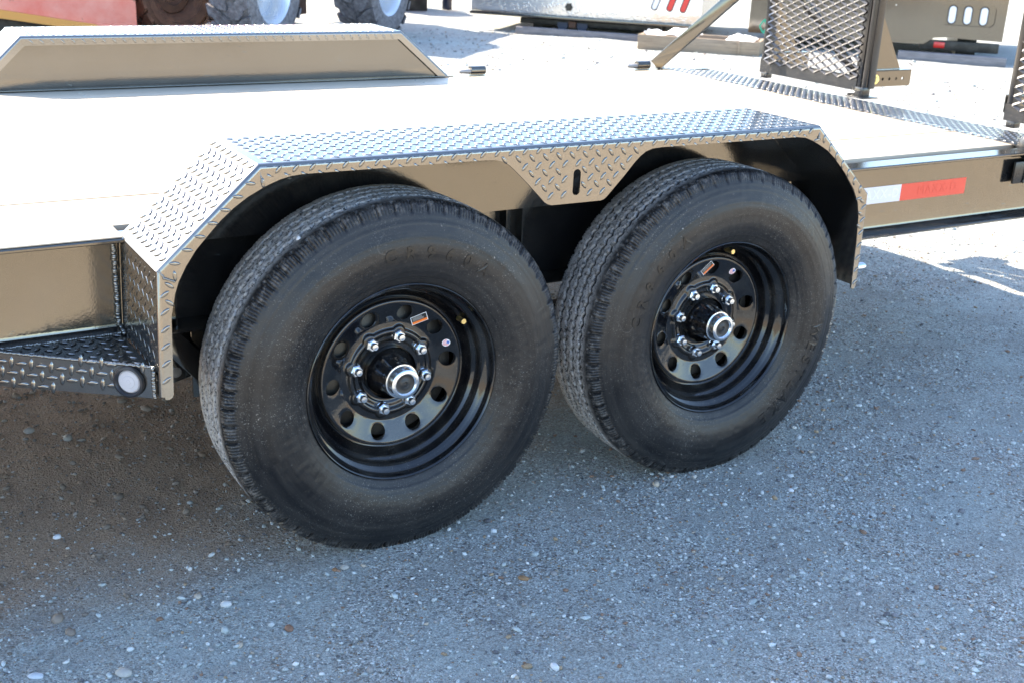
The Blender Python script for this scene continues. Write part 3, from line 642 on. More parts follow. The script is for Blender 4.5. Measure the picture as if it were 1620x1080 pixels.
# steel wheel
rim_prof = [(.2170,.030),(.2175,.012),(.2185,.006),(.2200,.0005),(.2190,-.0035),(.2165,-.0048),(.2140,-.0030),(.2125,.0010),(.2118,.0080),(.2090,.0140),(.2045,.0175),(.2000,.0205),(.1965,.0260),(.1955,.0340),(.1950,.0400),(.1925,.0450),(.1880,.0480),(.1855,.0540),(.1840,.0620),(.1800,.0700),(.1740,.0745),(.1700,.0760),(.1680,.0760),(.1670,.0740),(.1672,.160),(.2050,.172)]
disc_in = [(.1670,.0775),(.1668,.0640),(.1650,.0590),(.1610,.0570),(.1570,.0578)]
def hdisc(r, a):      # face height (y) of the disc between r .058 and .157
    y = .0578+.38*(.157-max(r, .1120))
    k = (math.degrees(a)-12.4) % 45; k = min(k, 45-k)/22.5         # 0 at a nut, 1 between
    rr = .0985+.0085*(1-k)**2*(1 if k < .45 else .0)+.0*(k)
    lobe = .0085*max(0, 1-(min((math.degrees(a)-12.4)%45, 45-(math.degrees(a)-12.4)%45)/8.5)**2)
    rr = .0960+lobe
    y -= .0065/(1+math.exp(-(rr-r)/.0014))*1.0*(1 if r > .0 else 0)
    y += .0065/(1+math.exp(-((rr-.011-lobe*1.6)-r)/.0016))
    y += .004/(1+math.exp(-(.0705-r)/.0015))
    y -= .0035/(1+math.exp(-(r-.1130)/.0012))*-1*0
    return y
def disc_mesh():
    NA = 360; radial = list(np.arange(.0580, .1110, .00125)); vs = []; fs = []
    for a in range(NA):
        t_ = 2*PI*a/NA
        for r in radial: vs.append((r*math.sin(t_), hdisc(r, t_), r*math.cos(t_)))
    m = len(radial)
    fs += [(i*m+j, ((i+1)%NA)*m+j, ((i+1)%NA)*m+j+1, i*m+j+1) for i in range(NA) for j in range(m-1)]
    # ten sectors with round holes between r .1105 and .157
    ra, rb_ = radial[-1], .1570; H0, HR = .1355, .0172
    per = 36
    for s in range(10):
        c0 = R(13+36*s); half = PI/10; bnd = []
        for k in range(per): bnd.append((ra, -half+2*half*k/per))
        for k in range(14): bnd.append((ra+(rb_-ra)*k/14, half))
        for k in range(per): bnd.append((rb_, half-2*half*k/per))
        for k in range(14): bnd.append((rb_-(rb_-ra)*k/14, -half))
        n = len(bnd); rows = 7; base = len(vs)
        for (r, a) in bnd:
            px_, pz_ = r*math.sin(a), r*math.cos(a); d = math.atan2(px_, pz_-H0); hx, hz = HR*math.sin(d), H0+HR*math.cos(d)
            for k in range(rows+1):
                f = 1-(1-k/rows)**1.6; x = hx+(px_-hx)*f; z = hz+(pz_-hz)*f; r2 = math.hypot(x, z); a2 = math.atan2(x, z)+c0
                dh = math.hypot(x-0, z-H0)-HR
                vs.append((r2*math.sin(a2), hdisc(r2, a2)+.0008*math.exp(-dh/.0016), r2*math.cos(a2)))
            x, z = hx, hz; r2 = math.hypot(x, z); a2 = math.atan2(x, z)+c0; vs.append((r2*math.sin(a2), .070, r2*math.cos(a2)))
        q = rows+2
        for i in range(n):
            j = (i+1) % n
            for k in range(rows): fs.append((base+i*q+k, base+j*q+k, base+j*q+k+1, base+i*q+k+1))
            fs.append((base+i*q+rows+1, base+j*q+rows+1, base+j*q, base+i*q))
    mb = MB(); mb.add(vs, fs); mb.lathe([(.157, hdisc(.157, 0)),(.1610,.0570),(.1645,.0585),(.1665,.0635),(.1672,.0760)], 360)
    mb.lathe([(.0581,.0640),(.0575,.075),(.0575,.10)], 120)
    me = mb.mesh('wheel_disc'); bm = bmesh.new(); bm.from_mesh(me); bmesh.ops.remove_doubles(bm, verts=bm.verts, dist=2e-5); bmesh.ops.recalc_face_normals(bm, faces=bm.faces); bm.to_mesh(me); bm.free()
    smoothen(me, 60); me.materials.append(WHEELP); return me
DISC = disc_mesh()
RIM = MB().lathe(rim_prof, 240).mesh('rim_barrel'); smoothen(RIM, 50); RIM.materials.append(WHEELP)
HUB = MB().lathe([(.0001,.012),(.030,.012),(.0375,.0135),(.0385,.018),(.0400,.030),(.0430,.055),(.0540,.068),(.0560,.090)], 64).mesh('hub'); smoothen(HUB, 40); HUB.materials.append(WHEELP)
CAP = MB().lathe([(.0205,-.0035),(.0215,-.0062),(.0240,-.0085),(.0285,-.0085),(.0318,-.0060),(.0325,-.0020),(.0328,.0100),(.0345,.0125),(.0372,.0130),(.0375,.0165),(.037,.018)], 64).mesh('hub_cap'); smoothen(CAP, 40); CAP.materials.append(ZINC)
PLUG = MB().lathe([(.0001,-.0020),(.0035,-.0022),(.0050,-.0045),(.0085,-.0040),(.0110,-.0020),(.0170,-.0015),(.0205,-.0028),(.0212,.0)], 48).mesh('rubber_plug'); smoothen(PLUG, 40); PLUG.materials.append(GREASE)
DRUM = MB().lathe([(.0500,.0860),(.1480,.0860),(.1520,.0890),(.1540,.1500),(.0400,.1550)], 64).mesh('brake_drum'); smoothen(DRUM, 40); DRUM.materials.append(DARK)
def nut_mesh():
    mb = MB(); n = 6; r = .0142; y0, y1 = .0700, .0505
    ring = lambda rr, y, n=6: [(rr*math.sin(2*PI*i/n), y, rr*math.cos(2*PI*i/n)) for i in range(n)]
    mb.lathe([(.0150,.071),(.0135,.0645),(.0115,.0630)], 24)
    vs = ring(r, y0)+ring(r, y1+.0022)+ring(r*.82, y1); mb.add(vs, [(i,(i+1)%6,6+(i+1)%6,6+i) for i in range(6)]+[(6+i,6+(i+1)%6,12+(i+1)%6,12+i) for i in range(6)]+[tuple(range(12,18))])
    mb.lathe([(.0080,.0510),(.0078,.0420),(.0066,.0398),(.0001,.0394)], 16)
    me = mb.mesh('lug_nut'); bm = bmesh.new(); bm.from_mesh(me); bmesh.ops.recalc_face_normals(bm, faces=bm.faces); bm.to_mesh(me); bm.free(); smoothen(me, 30); me.materials.append(ZINC); return me
NUT = nut_mesh()
def on_face(mb, r, a, y, rot=0):  # mb drawn in x,z about 0 with y up to the viewer
    a = R(a); cx_, cz_ = r*math.sin(a), r*math.cos(a); c, s = math.cos(R(rot)), math.sin(R(rot))
    P_ = [(cx_+q[0]*c+q[2]*s, q[1], cz_-q[0]*s+q[2]*c) for q in mb.v]; mb.v = [(x, y+h+.38*(.157-math.hypot(x, z)), z) for x, h, z in P_]; return mb
def wheel(x, y, rot, tphase, near=True, lab=None, lbl=None, flg=None, valve=None):
    nd = node('wheel', TR, (x, y, RT), lab)
    t_ = link('tyre', TYRE, nd); t_.rotation_euler.y = R(tphase)
    d = link('wheel_disc', DISC, nd); d.rotation_euler.y = R(rot); r_ = link('rim_barrel', RIM, nd)
    link('hub', HUB, nd); link('brake_drum', DRUM, nd)
    if not near: nd.rotation_euler.z = PI; return nd
    for me, a in (LETTERS if x > .5 else LETTERS[:6]): q = link('raised_letter', me, nd); q.rotation_euler.y = R(tphase+a)
    link('hub_cap', CAP, nd); link('rubber_plug', PLUG, nd)
    for k in range(8):
        a = R(12.4+45*k+rot); q = link('lug_nut', NUT, nd, label=None); q.location = (.0826*math.sin(a), .0095, .0826*math.cos(a)); q.rotation_euler.y = rng.uniform(0, 1)
    mb = MB().tube((0,.040,0), (0,.022,0), .0058, 16, .0048).tube((0,.022,0), (0,.0145,0), .0062, 6); a = R(valve)
    mb.v = [(q[0]+.186*math.sin(a), q[1]+.012, q[2]+.186*math.cos(a)) for q in mb.v]; fixn(mb.build('valve_stem', BRASS, nd, 40))
    r, a, rr = lbl; y0 = .0566
    on_face(MB().box(-.0175,.0175,-.0004,0,-.0105,.0105), r, a, y0, rr).build('warning_label', WHITEP, nd)
    on_face(MB().box(-.0163,.0163,-.0007,-.0004,-.0093,.0093), r, a, y0, rr).build('label_panel', BLKP, nd)
    on_face(MB().box(-.0163,.0163,-.0010,-.0007,-.0093,-.0035), r, a, y0, rr).build('label_orange_band', ORANGEP, nd)
    mb = MB()
    for k in range(4):
        mb.box(-.0140, rng.uniform(.006,.014), -.0010, -.0007, -.0015+k*.0026, -.0004+k*.0026)
    on_face(mb, r, a, y0, rr).build('label_text_lines', GREYP, nd, kind='stuff')
    r, a, rr = flg
    on_face(MB().tube((0,0,0),(0,-.0005,0), .0085, 28), r, a, y0, rr).build('round_flag_decal', WHITEP, nd)
    mb = MB()
    for k in range(5): z = -.006+k*.003; w_ = math.sqrt(.0076**2-z*z); mb.box(-w_ if True else 0, 0 if k > 1 else w_, -.0008, -.0005, z-.0007, z+.0007)
    on_face(mb, r, a, y0, rr).build('flag_stripes', REDP, nd)
    on_face(MB().box(.0005,.0062,-.0009,-.0005,-.0012,.0050), r, a, y0, rr).build('flag_canton', BLUEP, nd)
    return nd
wheel(0, 0, 0, 68.7, True, 'left wheel, its round flag decal near two o\'clock', (.130,30,-22), (.139,69,10), 55)
wheel(.8597, 0, -44.2, 0, True, 'right wheel with white brand lettering low on the sidewall'.replace('white brand', 'raised'), (.137,-4,-50), (.139,31,0), 10.7)
for k, x in enumerate((0, .8597)): wheel(x, 2.45, 20*k, 40*k, False)
# pebble wedged in the left tyre's tread
pb = MB().add([tuple(Vector(q)*.0065) for q in IV], [tuple(int(i) for i in f) for f in IF]); o = pb.build('wedged_pebble', simple('white_stone', (.75,.74,.72), .7), None, 40)
tag(o, 'small white stone caught on the shoulder of the left tyre tread', 'stone'); th_ = R(-33.5); o.location = (.3895*math.sin(th_), .034, RT+.3895*math.cos(th_))

# ---------------------------------------------------------------- rear mesh ramps standing upright
def ramp(y0, y1, near):
    RP = node('mesh_ramp', TR, (2.635, y0, 0), 'farther upright mesh ramp with a zinc bolted support leg' if not near else 'nearer upright mesh ramp at the right edge'); W = y1-y0; z0, z1 = .712, 1.62
    def B(n, *a, bv=.004, m=RPAINT): return MB().box(*a).build(n, m, RP, bevel=bv)
    B('frame_bar', 0, .05, .035, W-.022, z0, z0+.022); B('frame_bar', 0, .05, 0, .035, z0-.004, z1); B('frame_bar', 0, .05, W-.022, W, z0-.004, z1); B('frame_bar', 0, .05, .035, W-.022, z1-.05, z1)
    # flat backing strip the mesh is welded to
    B('bottom_plate', -.003, .001, .02, W, z0-.006, z0+.052, bv=0); 
    # rounded near post with a groove
    mb = MB(); mb.tube((.012,-.012,z0-.015), (.012,-.012,z1), .013, 16); fixn(mb.build('hinge_post', RPAINT, RP, 40))
    B('post_channel', .014, .050, -.030, -.004, z0+.005, z1, bv=.003)
    mb = MB(); mb.tube((.0,-.010,z0-.012), (.0,.055,z0-.022), .010, 12); fixn(mb.build('hinge_pin', RPAINT, RP, 40))
    B('hinge_foot', -.012, .030, -.028, .018, .684, z0+.012); B('hinge_foot', -.010, .024, W-.055, W-.018, .684, z0-.004)
    B('foot_plate', -.030, .055, -.050, .045, .682, .687, bv=.001)
    # expanded metal: tilted strands
    lw, sw = .068, .0308; st = MB(); ya, yb, za, zb = .020, W-.012, z0+.036, z1-.03
    ni = int((yb-ya)/lw)+1; nj = int((zb-za)/sw)+1
    def strand(p, q, br=1):
        p, q = Vector((-.006, *p)), Vector((-.006, *q)); d = (q-p).normalized(); c = (p+q)/2; L = (q-p).length*.5+.001
        n0 = Vector((1,0,0)); up = d.cross(n0).normalized(); up = up if up.z > 0 else -up
        a = (up*.60-n0*.80).normalized(); b = d.cross(a)          # broad face turned up and towards the deck
        st.obox(c, d*L, b*.0046, a*.0011)
    for j in range(nj):
        for i in range(ni):
            y = ya+i*lw; z = za+j*sw
            A_, B_, C_, D_ = (y,z+sw/2), (y+lw/2,z), (y+lw,z+sw/2), (y+lw/2,z+sw)
            for p, q in ((A_,B_),(B_,C_),(A_,D_),(D_,C_)):
                if (p, q) in ((A_,D_),(D_,C_)) and False: continue
                if p[0] > yb or q[0] > yb+.012 or max(p[1],q[1]) > zb+.01: continue
                if (p, q) in ((A_,B_),(B_,C_)): strand(p, q)
                elif j == nj-1 or True:
                    if (p,q) == (A_,D_): strand(p, q)
                    else: strand(p, q)
    st.build('expanded_mesh', RAMPM, RP, kind='stuff')
    # diagonal stiffener on the back
    MB().bar((.055, W-.06, 1.10), (.055, .05, .735), .045, .006, (1,0,0)).build('back_stiffener', RPAINT, RP, bevel=.001)
    MB().bar((.055, .06, 1.58), (.055, W-.06, 1.12), .045, .006, (1,0,0)).build('back_stiffener', RPAINT, RP, bevel=.001)
    # support leg with adjusting holes
    Hs = [[(x+.006*math.cos(a), .752+.006*math.sin(a)) for a in np.linspace(0, 2*PI, 12, endpoint=False)] for x in (.108,.146,.184,.222)]
    fixn(MB().extrude([(.030,.722),(.262,.722),(.268,.728),(.268,.782),(.030,.782)], (0,-.012,0), (1,0,0), (0,0,1), (0,.004,0), Hs).build('support_leg', BLACK, RP))
    B('leg_inner_wall', .052, .268, .044, .048, .722, .782, bv=0); B('leg_top_wall', .052, .268, -.012, .048, .782, .786, bv=0); B('leg_floor', .052, .264, -.008, .044, .722, .726, bv=0)
    fixn(MB().extrude([(.050,.787),(.226,.787),(.050,1.06)], (0,.012,0), (1,0,0), (0,0,1), (0,.006,0)).build('support_gusset', BLACK, RP))
    Hs = [[(x+.006*math.cos(a), .752+.006*math.sin(a)) for a in np.linspace(0, 2*PI, 12, endpoint=False)] for x in (.108,.146,.184,.222)]
    fixn(MB().extrude([(.030,.722),(.262,.722),(.268,.728),(.268,.782),(.030,.782)], (0,W-.012,0), (1,0,0), (0,0,1), (0,.004,0), Hs).build('support_leg', BLACK, RP))
    B('leg_inner_wall', .052, .268, W+.044, W+.048, .722, .782, bv=0); B('leg_top_wall', .052, .268, W-.012, W+.048, .782, .786, bv=0); B('leg_floor', .052, .264, W-.008, W+.044, .722, .726, bv=0)
    fixn(MB().extrude([(.050,.787),(.226,.787),(.050,1.06)], (0,W+.012,0), (1,0,0), (0,0,1), (0,.006,0)).build('support_gusset', BLACK, RP))
    mb = MB(); mb.tube((.066,-.0122,.752), (.066,-.0145,.752), .0185, 24); fixn(mb.build('washer', YZINC, RP, 30))
    mb = MB(); mb.tube((.066,-.0146,.752), (.066,-.024,.752), .0105, 6); fixn(mb.build('bolt_head', YZINC, RP))
    return RP
RAMPM = paint('black_mesh_paint', .25, 1.75, .2, (.012,.012,.014), tint=(1,1,1))
ramp(1.325, 1.915, False); ramp(.045, .640, True)
# strut from the far deck corner to the ramp
mb = MB(); mb.bar((2.275,2.20,.705), (2.655,1.955,1.145), .007, .056, (0,0,1)); mb.build('ramp_strut', BLACK, TR, bevel=.0015)
# tie down fittings on the far rail
PINM = simple('dull_bare_steel', (.34,.33,.32), .5, .6)
def tie(x, y):
    nd = node('tie_down_fitting', TR, (x, y, DZ))
    fixn(MB().tube((-.005,0,.018), (.062,0,.018), .017, 24).build('sleeve', BLACK, nd, 40, label=None))
    MB().box(-.004,.060,-.012,.012,.0005,.010).build('weld_base', BLACK, nd)
    mb = MB(); mb.lathe([(.0001,-.052),(.006,-.050),(.009,-.040),(.011,-.022),(.0125,-.004),(.013,.001)], 16); mb.v = [(q[1]-.004, q[0], .014+q[2]*.8) for q in mb.v]; fixn(mb.build('pin_end', PINM, nd, 40))
tie(1.355, 2.215); tie(2.19, 2.215)

# ---------------------------------------------------------------- yard behind: frame of reference along the row of truck beds
UR = math.atan2(-.733, .68)     # the row runs along this heading
def local(nd): return nd
def oval(w, h, n=8):
    r = w/2; return [(r*math.cos(a), h/2-r+r*math.sin(a)) for a in np.linspace(0, PI, n)]+[(r*math.cos(a), -h/2+r+r*math.sin(a)) for a in np.linspace(PI, 2*PI, n)]
def lamp(nd, x, z, w, h, m, tilt=0, nm='tail_lamp', ring=GROM, y=0, lab=None):
    c, s_ = math.cos(R(tilt)), math.sin(R(tilt)); f = lambda P, k: [(x+(p[0]*c+p[1]*s_)*k, z+(-p[0]*s_+p[1]*c)*k) for p in P]
    P = oval(w, h); L_ = node(nm, nd, (0, y, 0), lab)
    fixn(MB().extrude(f(P, 1), (0,-.012,0), (1,0,0), (0,0,1), (0,.011,0)).build('lens', m, L_)); fixn(MB().extrude([(x+((p[0]*(w/2+.012)/(w/2))*c+(p[1]*(h/2+.012)/(h/2))*s_), z+(-(p[0]*(w/2+.012)/(w/2))*s_+(p[1]*(h/2+.012)/(h/2))*c)) for p in P], (0,-.008,0), (1,0,0), (0,0,1), (0,.0075,0)).build('lamp_rim', ring, L_))
# silver bed: local origin at timber start + .25 m back, x along the row, -y towards the camera
o1 = Vector((6.1+.733*.25, 9.82+.68*.25, 0))
AB = thing('truck_bed', 'silver tread plate truck bed with one clear and two red oval tail lamps', 'truck bed', o1, UR)
def BX(nd, n, m, *a, bv=.004, **k): return MB().box(*a).build(n, m, nd, bevel=bv, **k)
BX(AB, 'tail_skirt', ALU, -.62, 2.02, 0, .012, .205, .66); BX(AB, 'deck_frame', BLACK, -.62, 2.02, .012, 2.6, .22, .62, bv=0)
BX(AB, 'corner_trim', ALU, 2.022, 2.05, -.006, .03, .205, .70, bv=.003); BX(AB, 'bumper_lip', BLACK, -.63, 2.05, -.03, .05, .165, .203, bv=.008)
BX(AB, 'deck_top', BLACK, -.64, 2.06, -.01, 2.62, .66, .70); BX(AB, 'headboard', BLACK, -.64, 2.06, 2.50, 2.56, .70, 1.25)
lamp(AB, 1.545, .435, .052, .19, WHITEL, 18); lamp(AB, 1.715, .43, .052, .19, REDL, 18); lamp(AB, 1.865, .425, .052, .19, REDL, 18)
g = MB(); star = [(.545+(.040 if k % 2 else .050)*math.cos(2*PI*k/12), .305+(.040 if k % 2 else .050)*math.sin(2*PI*k/12)) for k in range(12)]
fixn(g.extrude(star, (0,-.006,0), (1,0,0), (0,0,1), (0,.0055,0)).build('seven_pin_socket', DARK, AB))
BX(AB, 'hitch_crossbar', DARK, -.05, 1.6, .10, .16, .09, .15); BX(AB, 'hitch_receiver', RUST, .545, .625, .03, .16, .075, .145)
for sx in (.47, .70):
    fixn(MB().extrude([(sx-.06,.08),(sx-.035,.05),(sx+.035,.05),(sx+.06,.08),(sx+.06,.13),(sx-.06,.13)], (0,.05,0), (1,0,0), (0,0,1), (0,.012,0)).build('hitch_side_plate', simple('blue_black_steel', (.03,.04,.07), .4), AB))
for x in (0.05, 1.5): BX(AB, 'frame_foot', DARK, x, x+.12, .3, 2.3, .0, .22)
def board(n, lab, x0, y0, x1, y1, z0, z1, m, th=.09, grp=None):
    d = Vector((x1-x0, y1-y0, 0)); L = d.length; t = thing(n, lab, 'timber', (x0, y0, z0), math.atan2(d.y, d.x), grp)
    return t, L
def beam(lab, x0, y0, x1, y1, z0, h, th, m, n='timber_beam', cat='timber'):
    d = Vector((x1-x0, y1-y0, 0)); L = d.length; o = MB().box(0, L, 0, th, 0, h).build(n, m, None, bevel=.004)
    o.location = (x0, y0, z0); o.rotation_euler.z = math.atan2(d.y, d.x); return tag(o, lab, cat)
beam('long grey timber lying on the gravel under the silver truck bed', 6.1, 9.82, 7.15, 8.68, -.01, .085, .09, GREYWOOD)
beam('dark timber skid lying under the black truck bed at the right', 9.04, 6.86, 9.78, 6.08, -.01, .10, .12, GREYWOOD)
# shallow wooden tray with white sheet
o2 = Vector((6.63, 8.21, 0)); CR = thing('wooden_tray', 'shallow tray of old boards on the gravel before the silver truck bed', 'crate', o2, UR)
BX(CR, 'long_side_board', OLDWOOD, 0, 1.26, 0, .035, -.01, .155); BX(CR, 'long_side_board', OLDWOOD, 0, 1.26, .48, .515, -.01, .150); BX(CR, 'end_board', OLDWOOD, -.0, .035, .037, .478, -.01, .15); BX(CR, 'end_board', OLDWOOD, 1.225, 1.26, .037, .478, -.01, .15)
BX(CR, 'bottom_board', OLDWOOD, .037, 1.223, .037, .25, .0, .02); BX(CR, 'bottom_board', OLDWOOD, .037, 1.223, .256, .478, .0, .02); BX(CR, 'post', OLDWOOD, 1.04, 1.065, -.012, -.001, .0, .150, bv=.002)
def cloth(lab, x0, x1, y0, y1, zb, amp, seed):
    nx, ny = 28, 12; vs = []; rs = np.random.RandomState(seed)
    for j in range(ny+1):
        for i in range(nx+1):
            x = x0+(x1-x0)*i/nx; y = y0+(y1-y0)*j/ny; a = float(vnoise(np.array([x*9+seed]), np.array([y*9]), seed)[0]); b = float(vnoise(np.array([x*24]), np.array([y*24]), seed+1)[0])
            vs.append((x+.01*b, y, zb+amp*a+amp*.4*b-(.03 if j in (0, ny) else 0)))
    fs = [(j*(nx+1)+i, j*(nx+1)+i+1, (j+1)*(nx+1)+i+1, (j+1)*(nx+1)+i) for j in range(ny) for i in range(nx)]
    o = MB().add(vs, fs).build('white_sheet', SHEET, None, 50); o.location = o2; o.rotation_euler.z = UR; return tag(o, lab, 'sheet')
cloth('crumpled white sheet at the left end of the shallow wooden tray', .04, .62, .06, .40, .135, .075, 4)
cloth('smaller white sheet draped over the right end of the shallow wooden tray', .90, 1.20, .02, .36, .135, .055, 9)
# black bed at the right
o3 = Vector((9.04+.733*.3, 6.85+.68*.3, 0))
KB = thing('truck_bed', 'glossy black truck bed with three clear oval lamps and a small red marker', 'truck bed', o3, UR)
HL = [(.67-.24+p[0], .455+p[1]) for p in []]
plate = [(-1.62,.15),(-1.62,.75),(1.02,.75),(1.02,.225),(.45,.235),(.34,.225),(.24,.155),(.10,.150)]
cut = [(.425,.365),(.88,.365),(.915,.40),(.915,.545),(.88,.58),(.425,.58),(.41,.56),(.41,.385)]
fixn(MB().extrude(plate, (0,0,0), (1,0,0), (0,0,1), (0,.006,0), [cut]).build('tail_skirt', BLACK, KB))
BX(KB, 'lamp_box', BLACK, .40, .93, .035, .045, .35, .60, bv=0); BX(KB, 'deck_frame', BLACK, -1.60, 1.0, .06, 2.6, .30, .74, bv=0); BX(KB, 'deck_top', BLACK, -1.64, 1.04, -.012, 2.6, .752, .80); BX(KB, 'headboard', BLACK, -1.64, 1.04, 2.5, 2.56, .80, 1.4)
for x in (.485, .64, .80): lamp(KB, x, .472, .068, .175, WHITEL, 0, y=.034)
BX(KB, 'bumper_bar', DARK, .20, 1.0, .02, .10, .10, .20); BX(KB, 'red_marker', REDL, .345, .455, -.004, .0185, .125, .185); BX(KB, 'access_panel', BLACK, -.30, -.06, -.006, -.001, .26, .52, bv=0)
BX(KB, 'latch_stud', ZINC, -.10, -.088, -.010, -.0005, .53, .545, bv=0); BX(KB, 'latch_stud', ZINC, -.235, -.223, -.012, -.0065, .45, .465, bv=0); BX(KB, 'frame_foot', DARK, -1.4, -1.2, .4, 2.4, 0, .30, bv=0); BX(KB, 'frame_foot', DARK, .6, .8, .4, 2.4, 0, .30, bv=0)
# green chalk mark: hexagon with a cross
mb = MB(); cxm, czm, rm = -1.415, .225, .085
hx = [(cxm+rm*math.cos(PI*k/3), czm+rm*.95*math.sin(PI*k/3)) for k in range(6)]
for k in range(6):
    p, q = hx[k], hx[(k+1)%6]; mb.bar((p[0],-.0015,p[1]), (q[0],-.0015,q[1]), .0018, .016, (0,0,1)) if abs(p[0]-q[0]) > .01 else mb.bar((p[0],-.0015,p[1]), (q[0],-.0015,q[1]), .0018, .016, (1,0,0))
mb.bar((hx[1][0],-.0038,hx[1][1]), (hx[4][0],-.0038,hx[4][1]), .0016, .016, (0,0,1)); mb.bar((hx[2][0],-.0062,hx[2][1]), (hx[5][0],-.0062,hx[5][1]), .0016, .016, (0,0,1))
mb.build('green_paint_mark', GREEN, KB, kind='stuff')
BX(KB, 'wheel_arch_trim', BLACK, -1.30, -1.22, -.02, -.002, .33, .72, bv=.01)

# red loader with silver rims, left background
def loader_tyre(nd, c, ax, Ro=.56, Wd=.44, rimm=SILV, tm=None, rr=.33):
    c = Vector(c); ax = Vector(ax).normalized(); x = ax.cross(Vector((0,0,1))).normalized()*-1; W_ = node('wheel', nd, c)
    W_.rotation_euler.z = math.atan2(ax.y, ax.x)+PI/2      # local -y looks outwards
    h = Wd/2; pr = [(rr,-h*.75),(rr+.02,-h*.92),(rr+.09,-h*1.0),(Ro-.09,-h*.98),(Ro-.045,-h*.88),(Ro-.030,-h*.5),(Ro-.025,0),(Ro-.030,h*.5),(Ro-.045,h*.88),(Ro-.09,h*.98),(rr,h*.9)]
    fixn(MB().lathe(pr, 72).build('tyre', tm or OLDTYRE, W_, 40))
    N_ = 18
    for k in range(N_):
        a0 = 2*PI*k/N_
        for sd in (-1, 1):
            P = [(.004,.0),(.09,.02),(.135,.09),(.17,.19),(h*.97,.24),(h*.97,.43),(.13,.39),(.06,.27),(.004,.19)] 
            a_ = a0+(PI/N_ if sd > 0 else 0); vs = []; n = len(P)
            for (yy, aa) in P:
                for r in (Ro-.045, Ro-(.0 if yy < .16 else .012)):
                    ang_ = a_+aa; vs.append((r*math.sin(ang_), sd*yy, r*math.cos(ang_)))
            fs = [(2*i, 2*((i+1)%n), 2*((i+1)%n)+1, 2*i+1) for i in range(n)]+[tuple(2*i+1 for i in range(n))]
            if k == 0: mm_ = MB().add(vs, fs).mesh('tread_block'); mm_.materials.append(tm or OLDTYRE); bm = bmesh.new(); bm.from_mesh(mm_); bmesh.ops.recalc_face_normals(bm, faces=bm.faces); bm.to_mesh(mm_); bm.free(); B2[(id(tm), sd, Ro)] = mm_
            q = link('tread_block', B2[(id(tm), sd, Ro)], W_); q.rotation_euler.y = a0
    fixn(MB().lathe([(.0001,-.02),(.10,-.02),(.13,-.06),(.20,-.05),(rr-.06,-.03),(rr-.045,-h*.62),(rr-.01,-h*.80),(rr+.012,-h*.86),(rr+.015,-h*.80),(rr-.0,-h*.6),(rr,.0)], 64).build('rim', rimm, W_, 40))
    return W_
B2 = {}
LD = thing('wheel_loader', 'old loader on big lugged tyres with silver rims, behind the far fender', 'loader')
ax = Vector((.66,-.75,0)).normalized(); wd = Vector((.75,.66,0)).normalized()
loader_tyre(LD, (4.36,9.85,.55), ax); loader_tyre(LD, (2.80,9.05,.55), ax); 
loader_tyre(LD, (3.2,11.6,.55), ax)
def OB(nd, n, m, c, L, Wd, H, z, bv=.01):      # block along the loader's length
    mb = MB().obox((c[0], c[1], z+H/2), wd*L/2, ax*Wd/2, (0,0,H/2)); return mb.build(n, m, nd, bevel=bv)
OB(LD, 'chassis', DARK, (3.5,10.75), 2.6, .5, .35, .42); OB(LD, 'cab', REDM, (3.2,11.0), 1.1, 1.0, 1.3, .85); OB(LD, 'engine_hood', REDM, (4.3,11.55), 1.3, .9, .75, .80); OB(LD, 'axle', RUST, (4.28,11.0), .22, 1.0, .22, .42, .02); OB(LD, 'axle', RUST, (2.98,9.95), .22, .8, .22, .42, .02)
OB(LD, 'step_bracket', RUST, (3.75,10.55), .35, .1, .5, .15); OB(LD, 'boom_arm', REDM, (3.9,10.75), 3.2, .14, .25, 1.45)
RD = thing('red_attachment', 'sun faded red steel machine body with an orange lower rail at the top left', 'machine', (0,0,0))
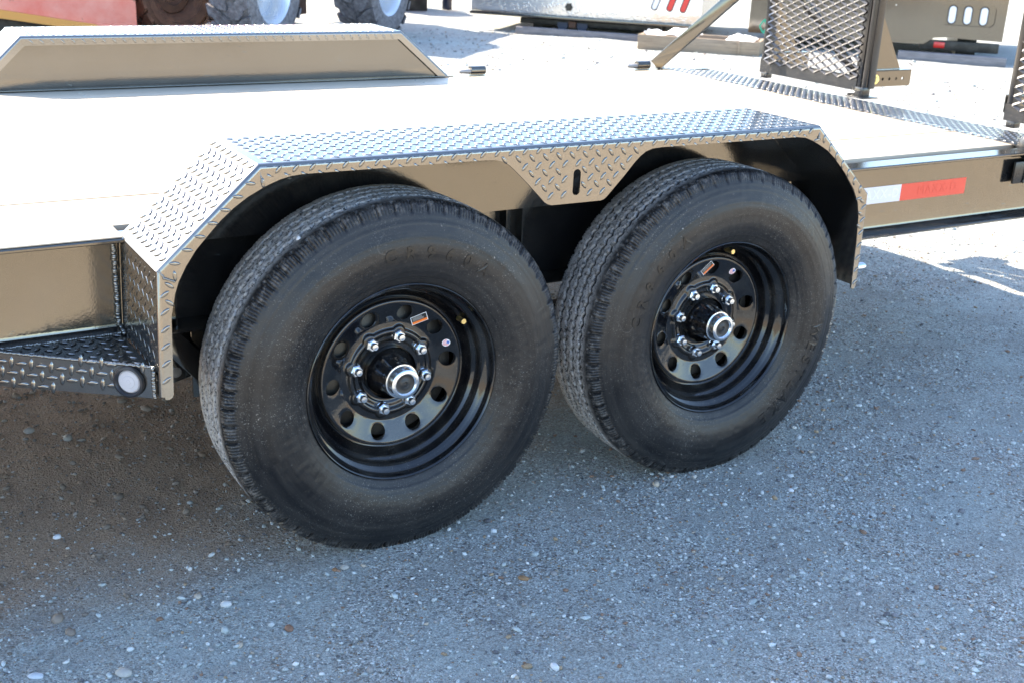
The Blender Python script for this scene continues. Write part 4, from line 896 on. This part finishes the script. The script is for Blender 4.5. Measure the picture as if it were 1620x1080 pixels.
MB().add([(-1.2,8.5,.22),(.05,9.5,.34),(1.80,9.5,.10),(1.80,9.5,1.3),(-1.2,8.5,1.3),(-1.2,10.2,.22),(.05,10.4,.34),(1.80,10.6,.10),(1.80,10.6,1.3),(-1.2,10.2,1.3)],
   [(0,1,2,3,4),(9,8,7,6,5),(2,7,8,3),(3,8,9,4),(0,4,9,5),(0,5,6,1),(1,6,7,2)]).build('body_panel', REDM, RD, bevel=.006)
MB().add([(.30,9.44,.315),(.58,9.44,.315),(1.42,9.44,.175),(1.50,9.44,.130),(1.30,9.44,.130),(.62,9.44,.235),(.30,9.44,.235),(.30,9.496,.315),(.58,9.496,.315),(1.42,9.496,.175),(1.50,9.496,.130),(1.30,9.496,.130),(.62,9.496,.235),(.30,9.496,.235)],
   [(0,1,2,3,4,5,6),(13,12,11,10,9,8,7)]+[(i,i+7,(i+1)%7+7,(i+1)%7) for i in range(7)]).build('lower_rail', ORG, RD)
MB().box(.3,1.5,9.6,10.3,.0,.22).build('skid_foot', DARK, RD)
SW = thing('muddy_wheel', 'brown muddy wheel in shade between the red body and the first loader tyre', 'wheel')
w2 = loader_tyre(SW, (2.25,10.0,.43), (.35,-.94,0), .44, .34, RUST, RUST, .27)
# small far things at the top edge
BXT = lambda n, lab, cat, m, x, y, z, sx, sy, sz, rz=0: None
def solo(n, lab, cat, m, c, s_, rz=0, bv=.01):
    o = MB().box(-s_[0]/2, s_[0]/2, -s_[1]/2, s_[1]/2, 0, s_[2]).build(n, m, None, bevel=bv); o.location = c; o.rotation_euler.z = rz; return tag(o, lab, cat)
solo('steel_box', 'square black steel box on the gravel right of the loader tyre', 'box', DARK, (6.15,12.9,.0), (.55,.6,.62), UR+.6)
solo('steel_post', 'dark blue steel leg standing right of the black steel box', 'post', simple('dark_blue_steel', (.02,.03,.06), .4), (6.75,12.75,.0), (.10,.10,.9), .3)
LP = thing('lumber_stack', 'stack of orange brown lumber left of the silver truck bed', 'lumber', (7.15,12.6,0), UR)
m = M_('orange_lumber', (.5,.3,.14), .7); m.col(m.ramp(m.noise(4, m.vec((2,14,14)), 5), [(.3, (.34,.18,.07)), (.7, (.58,.36,.17))])); ORGW = m.m
for k in range(6):
    for j in range(3): MB().box(rng.uniform(0,.03), 1.5, j*.17, j*.17+.16, k*.105, k*.105+.098).build('plank', ORGW, LP, bevel=.004)
